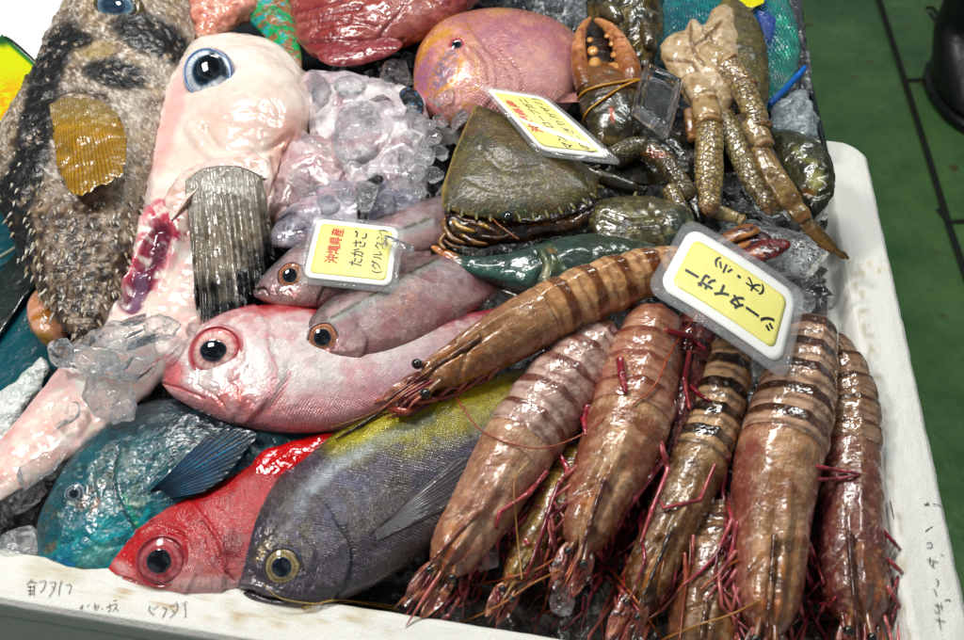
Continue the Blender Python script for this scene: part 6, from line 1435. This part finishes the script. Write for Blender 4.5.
for i, pts in enumerate([[(726, 470, 2.4), (728, 500, 2.4), (732, 520, 2.6), (716, 556, 2.2), (700, 572, 1.8), (682, 586, 1)], [(722, 478, 2), (726, 530, 2.2), (730, 570, 2), (704, 602, 1)], [(738, 520, 2.4), (730, 560, 2.2), (734, 590, 2), (742, 610, 1)],
                         [(728, 455, 2.4), (722, 490, 2.2), (728, 540, 2), (724, 560, 1)]]): leg(t5, pts, R_[i % 4])
for i, pts in enumerate([[(812, 466, 2.4), (838, 470, 2.2), (862, 474, 1.2)], [(814, 480, 2.2), (838, 479, 2), (860, 475, 1.2)], [(806, 535, 2.2), (818, 565, 2), (824, 585, 1.2)], [(800, 550, 2), (812, 590, 2), (818, 600, 1)], [(806, 600, 2), (830, 606, 1.8), (836, 596, 1)]]): leg(t6, pts, R_[i % 4])
for i, pts in enumerate([[(620, 358, 4.4), (622, 375, 4.6), (626, 394, 2.6)], [(588, 405, 3.6), (584, 420, 3.6), (586, 436, 1.8)], [(690, 350, 3), (684, 380, 2.6), (690, 410, 2)], [(664, 330, 3), (690, 336, 3), (706, 350, 2)], [(690, 385, 2.4), (700, 395, 2.4), (712, 402, 1.4)], [(560, 455, 3), (568, 470, 3), (562, 482, 1.6)]]): leg(t9 if i not in (0, 1, 5) else (t3, t2, t2)[(0, 1, 5).index(i)], pts, ['#8e1f30', '#a02a3a'][i % 2], name='swimmeret')
for pts in ([(400, 398, 3), (420, 402, 2.6), (455, 396, 2), (490, 372, 1.4)], [(388, 408, 4), (405, 412, 4), (428, 404, 2)]):
    o = leg(t1, pts, '#a8503c', name='mouthpart')
whisker(t1, [(455, 396, 1.1), (470, 418, 1), (478, 428, .9), (500, 440, .8), (532, 448, .8), (560, 444, .8), (590, 430, .7), (606, 416, .6)], '#a8503c')
whisker(t1, [(392, 404, 2), (372, 418, 1.8), (352, 430, 1.4), (335, 440, .8)], '#2e1c14')
whisker(t1, [(396, 400, 1.2), (366, 416, 1), (330, 428, .7)], '#8a5a34')
whisker(t2, [(395, 606, 1), (360, 602, .9), (318, 604, .8), (280, 598, .6), (262, 582, .5)], '#b59a5a')
whisker(t2, [(400, 610, 1.3), (378, 606, 1.2), (340, 600, 1), (310, 606, .8), (276, 614, .7)], '#b8924c')
whisker(t2, [(470, 585, 1.2), (500, 580, 1.2), (535, 570, 1.1), (556, 558, 1)], '#b0603c')
whisker(t2, [(456, 625, 1), (500, 605, 1.2), (530, 585, 1.2), (560, 570, 1)], '#a86a34')
whisker(t3, [(600, 560, 1.6), (620, 580, 1.4), (640, 606, 1.2), (662, 640, 1)], '#b5643c')
whisker(t3, [(522, 580, .9), (516, 520, .8), (515, 480, .8), (530, 460, .7)], '#c0935a')
whisker(t3, [(706, 300, .9), (672, 350, .9), (655, 385, .9), (632, 405, .8)], '#b5542e')
whisker(t5, [(700, 590, 1.2), (730, 565, 1.1), (740, 560, 1)], '#b5643c')
whisker(t4, [(680, 640, 1.6), (684, 600, 1.4), (690, 560, 1.2), (690, 540, .8)], '#8a4024')
whisker(t5, [(640, 650, 1.2), (690, 628, 1.2), (730, 615, 1.1), (760, 600, 1)], '#b07a3c')
whisker(t6, [(800, 625, 1), (830, 618, 1), (850, 612, .9)], '#6a4a2c')
whisker(t6, [(890, 500, .5), (896, 535, .6), (888, 560, .6)], '#4a3020')
whisker(t4, [(664, 560, .9), (656, 610, .9), (664, 645, .8)], '#8a5a34')
rs = np.random.RandomState(12)
for k in range(16):
    x0 = rs.uniform(470, 640); y0 = rs.uniform(545, 600); a = rs.uniform(.9, 2.4); l = rs.uniform(30, 70)
    pts = [(x0, y0, rs.uniform(1.6, 2.6)), (x0 + l * .4 * math.cos(a) + rs.randn() * 5, y0 + l * .4 * math.sin(a), 1.8), (x0 + l * math.cos(a + .3), min(y0 + l * math.sin(a + .3), 640), .8)]
    leg([t8, t2, t3][k % 3], pts, ['#7a2430', '#8a4a34', '#5c2a20', '#a8503c'][k % 4], name='feeler')
# ================================================================ price tags
PAPER = mk('tag_paper', .4, .35, .04, bumps=((60, .03),), var=.02, cbump=False)
INK = flatmat('tag_ink', '#14140f', .4, .6); REDINK = flatmat('tag_red_ink', '#e0441c', .4, .6)
def lam_mat():
    m, nt, b = node_mat('laminate'); b.inputs['Base Color'].default_value = (.85, .87, .88, 1)
    b.inputs['Roughness'].default_value = .12; b.inputs['Alpha'].default_value = .13; b.inputs['Coat Weight'].default_value = 1; b.inputs['Coat Roughness'].default_value = .03
    n = nt.nodes.new('ShaderNodeTexNoise'); n.inputs['Scale'].default_value = 70
    bp = nt.nodes.new('ShaderNodeBump'); bp.inputs['Distance'].default_value = .0006; nt.links.new(n.outputs['Fac'], bp.inputs['Height']); nt.links.new(bp.outputs[0], b.inputs['Normal'])
    return m
LAM = lam_mat()
def tagcard(label, quad, hs, texts, rad=.13, mg=.07, bow=2.0, yin=.07, asp=1.7):
    """quad: design coordinates of (0,0) (1,0) (1,1) (0,1) in reading space"""
    C = [P(x, y, h) for (x, y), h in zip(quad, hs)]
    nn = nrm(np.cross(C[1] - C[0], C[3] - C[0])[None])[0]
    if np.dot(nn, FWD) > 0: nn = -nn
    def S(s, t, off=0.0):
        s = np.asarray(s, float)[..., None]; t = np.asarray(t, float)[..., None]
        p = C[0] * (1 - s) * (1 - t) + C[1] * s * (1 - t) + C[2] * s * t + C[3] * (1 - s) * t
        return p + nn * U * (off + bow * (1 - (2 * s - 1) ** 2) + bow * .5 * (2 * t - 1) * (2 * s - 1))
    root = thing('price_tag', label, 'price tag', (C[0] + C[2]) / 2, 'laminated yellow price tags')
    def rr(m, r, off, th, col, name, mat):
        M = 120; ph = np.linspace(0, 2 * math.pi, M, endpoint=False)
        # rounded rectangle as superellipse-like corner arcs
        pts = []
        rx, ry = r, r * asp
        for cx, cy, a0 in ((1 + m - rx, 1 + m * asp - ry, 0), (-m + rx, 1 + m * asp - ry, 90), (-m + rx, -m * asp + ry, 180), (1 + m - rx, -m * asp + ry, 270)):
            for i in range(14):
                a = math.radians(a0 + 90 * i / 13); pts.append((cx + rx * math.cos(a), cy + ry * math.sin(a)))
        dense = []
        for i, p in enumerate(pts):
            q = pts[(i + 1) % len(pts)]; k = 14 if i % 14 == 13 else 1
            for j in range(k): dense.append((p[0] + (q[0] - p[0]) * j / k, p[1] + (q[1] - p[1]) * j / k))
        o = np.array(dense); R = np.linspace(0, 1, 14)
        s = .5 + (o[:, 0] - .5)[None] * R[:, None]; t = .5 + (o[:, 1] - .5)[None] * R[:, None]
        top = S(s, t, off + th); bot = S(s[::-1], t[::-1], off)
        V = np.concatenate([top, bot], 0)
        g = G(V, np.concatenate([s, s]), np.concatenate([t, t]), np.ones(V.shape[:2])); g.UV = np.stack([g.U * 50, g.W * 50], -1); g.paint(col)
        return make(name, g, mat, root, solid=(name == 'plastic_cover'), gain=.95)
    rr(mg, rad * 1.1, -.8, .7, '#ffffff', 'plastic_cover', LAM)
    rr(0, rad, 0, .35, '#fbfbf6', 'paper', PAPER)
    rr(-yin, rad * .55, .4, .12, '#fbf39c', 'yellow_panel', PAPER)
    for body, x0, x1, y0, y1, mat, bold in texts:
        cu = bpy.data.curves.new('w', 'FONT'); cu.body = body; cu.size = 1; cu.offset = bold; cu.resolution_u = 3
        ob = bpy.data.objects.new('w', cu); COLL.objects.link(ob); bpy.context.view_layer.update()
        me = bpy.data.meshes.new_from_object(ob.evaluated_get(bpy.context.evaluated_depsgraph_get()))
        bpy.data.objects.remove(ob)
        n = len(me.vertices); co = np.zeros(n * 3); me.vertices.foreach_get('co', co); co = co.reshape(-1, 3)
        lo, hi = co.min(0), co.max(0)
        s = x0 + (co[:, 0] - lo[0]) / (hi[0] - lo[0]) * (x1 - x0); t = y0 + (co[:, 1] - lo[1]) / (hi[1] - lo[1]) * (y1 - y0)
        V = S(s, t, .85) - wloc(root); me.vertices.foreach_set('co', V.astype(np.float32).ravel()); me.update()
        me.materials.clear(); me.materials.append(mat)
        o = bpy.data.objects.new('lettering', me); COLL.objects.link(o); o.parent = root
    return root
tagcard('white bordered yellow price tag with red and black writing standing against the small mauve fish', [(391, 287), (399, 228), (318, 219), (303, 277)], [66, 66, 60, 60],
        [('沖縄県産', .26, .86, .64, .80, REDINK, .02), ('たかさご', .26, .86, .36, .52, INK, .015), ('(グルクン)', .18, .93, .12, .26, INK, .01)], asp=.8, rad=.12, mg=.09, yin=.08, bow=1)
tagcard('slanting yellow price tag with a red top line lying across the big mud crab', [(613, 160), (543, 96), (485, 89), (540, 150)], [82, 74, 70, 66],
        [('沖縄県産', .28, .80, .68, .86, REDINK, .03), ('マングローブガニ', .08, .88, .42, .58, INK, .01), ('(のこぎりガザミ)', .06, .92, .16, .32, INK, .005)], asp=1.3, rad=.1, mg=.07, yin=.07, bow=3)
tagcard('largest yellow price tag lying over the tails of the striped prawns', [(797, 297), (691, 226), (657, 288), (781, 366)], [64, 82, 84, 72],
        [('シータイガー', .12, .88, .50, .71, INK, .035), ('(大・小)', .27, .71, .18, .36, INK, .03)], asp=1.75, rad=.11, mg=.07, yin=.075, bow=3)

# ================================================================ ice
CLEAR = icemat('clear_ice', .015, (1, 1, 1), .13, .14, 9, .6)
MILKY = icemat('milky_ice', .05, (1, 1, 1), .24, .2, 8, .5)
FROST = icemat('frosted_ice', .1, (1, 1, 1), .36, .3, 6, .4)
def chunk(label, o, th, h, mat, seed=0, amp=2.5, p=2.2, q=2.2, K=30, M=110, parts=None, nm='ice_chunk', group=None, facet=0.0, back=.6, planes=14):
    gs = []
    for i, oo in enumerate([o] if parts is None else parts):
        hh_ = h + i * 1.5 if not isinstance(h, (list, tuple)) else h[i]
        g = pillow(oo, th, hh_, K, M, p=p, q=q, back=back)
        d = fbm(g.V, 18, 3, seed + i) * amp + fbm(g.V, 7, 3, seed + i + 50) * amp * .4
        if facet: d = d + facet * np.abs(fbm(g.V, 14, 2, seed + i + 90)) * -3
        g.disp(d)
        # break the lump along flat planes like chipped ice
        rr_ = np.random.RandomState(seed * 31 + i); c_ = g.V.mean((0, 1)); ext = np.linalg.norm(g.V - c_, axis=-1)
        for _ in range(planes):
            nv = nrm(rr_.randn(1, 3))[0]
            if np.dot(nv, FWD) > .3: nv = -nv
            pr = (g.V - c_) @ nv; lim = pr.max() * rr_.uniform(.55, .88)
            g.V = g.V - nv * (np.maximum(pr - lim, 0) * .93)[..., None]
        g.V = g.V + g.normals() * (fbm(g.V, 6, 2, seed) * .35 * U)[..., None]
        g.paint('#ffffff'); gs.append(g)
    o = make(nm, gs[0], mat, solid=False); tag(o, label, 'ice', group)
    for g in gs[1:]:
        b = make('ice_lump', g, mat, None, solid=False); b.parent = o; b.location = Vector(b.location) - Vector(o.location)
    return o
def blobo(x, y, rx, ry=None, ang=0, n=9, j=.16, seed=0):
    r = np.random.RandomState(seed + int(x * 7 + y)); ry = ry or rx; c, s = math.cos(math.radians(ang)), math.sin(math.radians(ang)); out = []
    for i in range(n):
        a = 2 * math.pi * i / n; k = 1 + r.uniform(-j, j); u, v = rx * k * math.cos(a), ry * k * math.sin(a); out.append((x + u * c - v * s, y + u * s + v * c))
    return out
# left: melted lump over the peeled fish
L_ = [[(50, 345), (62, 334), (90, 332), (118, 322), (150, 312), (178, 316), (190, 336), (184, 358), (160, 376), (130, 392), (100, 400), (72, 392), (55, 372)],
      [(66, 372), (90, 368), (130, 385), (136, 410), (134, 432), (118, 440), (104, 426), (86, 408)], blobo(115, 340, 24, 16, -20), blobo(150, 345, 34, 18, -15), blobo(165, 330, 22, 12, 10), blobo(88, 360, 26, 18, 30),
      blobo(135, 372, 26, 12, -25), blobo(120, 412, 16, 20, 20), blobo(196, 332, 12, 9, 0), blobo(60, 350, 12, 14, 0), blobo(108, 360, 18, 12, 30)]
chunk('large melting lump of clear ice over the peeled white fish beside the big pink eye', None, 15, [34, 32, 44, 46, 48, 42, 44, 38, 36, 40, 50], CLEAR, 3, 3, parts=L_, nm='ice_lump_cluster' if False else 'ice_chunk')
# upper middle
chunk('smooth rounded ice piece against the peeled white fish head', blobo(322, 92, 22, 18, 30), 14, 34, CLEAR, 5, 2)
chunk('milky flat ice piece above the yellow price tag', [(340, 112), (352, 102), (372, 104), (388, 122), (390, 140), (376, 156), (366, 170), (350, 168), (338, 156), (334, 134)], 9, 36, MILKY, 6, 2, planes=2)
chunk('wedge of clear ice between the peeled white fish and the milky ice', [(294, 140), (306, 131), (324, 136), (334, 152), (330, 164), (312, 160)], 9, 30, CLEAR, 7, 2)
C_ = [blobo(418, 122, 16, 12, 20), blobo(432, 138, 13, 11, 0), blobo(408, 140, 12, 11, 30), blobo(425, 156, 13, 12, 0), blobo(440, 154, 10, 9, 0), blobo(405, 160, 10, 10, 0), blobo(418, 174, 13, 10, 0), blobo(434, 176, 12, 9, 0), blobo(402, 182, 9, 9, 0), blobo(418, 190, 12, 8, 0), blobo(398, 170, 8, 8), blobo(440, 122, 11, 8, 20),
      [(446, 128), (456, 112), (466, 110), (470, 118), (460, 126), (450, 138)], blobo(412, 112, 10, 7), blobo(430, 126, 7, 6), blobo(424, 144, 7, 6), blobo(412, 168, 6, 6)]
chunk('heap of small clear ice lumps left of the mud crab shell', None, 9, [40, 42, 40, 42, 40, 38, 40, 38, 36, 38, 36, 44, 46, 44, 50, 50, 48], CLEAR, 8, 1.6, parts=C_)
chunk('thin sliver of clear ice hanging over the top edge of the yellow price tag', [(358, 176), (370, 172), (378, 184), (372, 210), (374, 226), (362, 232), (356, 210)], 5, 66, CLEAR, 9, 1.5)
chunk('clear ice strip lying across the corner of the yellow price tag', [(372, 232), (390, 236), (410, 244), (424, 246), (430, 256), (410, 258), (388, 250), (370, 244)], 4, 72, CLEAR, 10, 1.2)
chunk('pale ice piece on the silver belly above the small fish heads', blobo(300, 222, 24, 14, -40), 8, 38, CLEAR, 11, 1.5)
chunk('flat clear ice lying on the grey-blue fish belly', blobo(345, 190, 22, 12, 20), 8, 42, CLEAR, 12, 1.5)
chunk('clear ice wedged between the red fish head and the orange fish', blobo(395, 78, 26, 16, -20), 12, 8, CLEAR, 13, 2)
# right
chunk('broad frosted ice slab between the biggest price tag and the right wall', [(700, 226), (722, 214), (752, 212), (790, 222), (822, 240), (838, 262), (828, 290), (812, 318), (796, 300), (770, 280), (730, 262), (706, 246)], 12, 12, FROST, 14, 3)
chunk('clear ice under the frosted slab against the right wall', [(780, 290), (800, 280), (820, 290), (818, 320), (806, 340), (790, 330)], 9, 2, CLEAR, 15, 2)
c3 = chunk('bubbly glistening ice resting on the crab shoulder', None, 5, 42, CLEAR, 16, 2, parts=[blobo(622, 232, 11, 13), blobo(636, 236, 10, 10), blobo(630, 244, 11, 8), blobo(616, 244, 9, 8), blobo(642, 226, 7, 8), blobo(628, 226, 7, 7)])
for i, (x, y, rx, ry, hh2, m_) in enumerate([(352, 88, 20, 12, 36, CLEAR), (382, 104, 14, 11, 38, CLEAR), (300, 182, 16, 20, 34, MILKY), (330, 205, 18, 12, 40, CLEAR), (385, 205, 16, 12, 40, CLEAR), (372, 176, 12, 9, 44, CLEAR), (440, 100, 14, 9, 30, CLEAR)]):
    chunk(['sharp clear ice chip at the top of the pale lilac fish', 'ice chip beside the black fin tip', 'milky ice chip against the neck of the peeled white fish', 'ice chip just above the silver belly', 'ice chip to the right of the black tail strip', 'small ice chip under the milky flat piece', 'ice chip below the jaw of the orange fish'][i], blobo(x, y, rx, ry, i * 25, seed=i + 20), 9, hh2, m_, 70 + i, 1.5)
# ice cube with rounded frame
CUBEM = icemat('cube_ice', .01, (1, 1, 1), .02, .08, 9, .85)
g = pillow([(643, 69), (649, 66), (677, 80), (682, 87), (670, 132), (663, 136), (635, 116), (632, 109)], 15, 54, 60, 160, p=6, q=2.2)
g.disp(fbm(g.V, 20, 2, 5) * .5 - 7 * (1 - sstep(.60, .72, g.U)) * (g.front > 0) + 2 * np.exp(-((g.U - .8) / .07) ** 2)); g.paint('#ffffff')
tag(make('ice_cube', g, CUBEM, solid=False), 'square clear ice cube leaning against the banded claw', 'ice cube')
# bottom left
for i, (o, th, h, l) in enumerate([(blobo(22, 500, 24, 32, 10, seed=2), 13, -2, 'dull rounded ice piece in the lower left corner beside the teal fish'), (blobo(52, 470, 22, 16, -30, seed=3), 11, 0, 'pale ice piece just above the snout of the teal fish'),
                                   (blobo(20, 545, 26, 22, 0, seed=4), 12, -2, 'lowest ice piece on the left touching the foam rim'), (blobo(2, 470, 16, 20, 0, seed=5), 10, -4, 'ice piece at the left edge below the pink flesh'), (blobo(98, 438, 26, 14, -35, seed=6), 10, 10, 'ice piece between the pink flesh and the teal fish')]):
    chunk(l, o, th, h, MILKY, 20 + i, 2.5)
chunk('long clear ice piece along the lower edge of the pink flesh at the left', [(0, 486), (30, 462), (62, 446), (70, 456), (50, 478), (10, 500)], 8, 22, CLEAR, 61, 2)
chunk('clear ice piece on the pink flesh below the large melting lump', blobo(62, 418, 20, 12, -40, seed=9), 8, 30, CLEAR, 62, 2)
# middle gaps
for i, (x, y, rx, ry, h, l) in enumerate([(500, 300, 24, 14, 22, 'wet clear ice below the green crab claw'), (455, 312, 18, 9, 34, 'clear ice at the tail of the pink fish under the crosswise prawn'), (690, 410, 12, 26, 12, 'clear ice between the centre prawn and the ringed prawn'),
                                          (450, 205, 16, 30, 22, 'clear ice in the dark gap left of the crab shell'), (480, 555, 26, 20, 6, 'clear ice under the legs beside the grey fish'), (600, 245, 14, 8, 30, 'small ice lump between the green claw and the crab shoulder'), (478, 448, 12, 8, 20, 'small ice lump between the grey fish and the pinkish prawn'),
                                          (560, 600, 14, 22, 14, 'wet ice lump under the head of the centre prawn')]):
    chunk(l, blobo(x, y, rx, ry, (i * 37) % 60 - 30, seed=i), 8, h, CLEAR, 40 + i, 2)
rs = np.random.RandomState(77); n_ = 0
while n_ < 46:
    x = rs.uniform(380, 890); y = rs.uniform(250, 625)
    if n_ >= 30: x, y = rs.uniform(330, 660), rs.uniform(-5, 110)
    hh_ = on(x, y, 0, 0)
    if hh_ > -14: n_ += .04; continue
    chunk('small wet shard of ice in the dark gaps', blobo(x, y, rs.uniform(5, 11), rs.uniform(4, 9), rs.uniform(0, 90)), rs.uniform(4, 7), hh_ + 3, CLEAR if rs.rand() < .7 else MILKY, int(x), 1.2, K=10, M=36, nm='ice_shard', group='small ice shards in the gaps'); n_ += 1
print('objects', len(bpy.data.objects), 'verts', sum(len(o.data.vertices) for o in bpy.data.objects if o.type == 'MESH'))
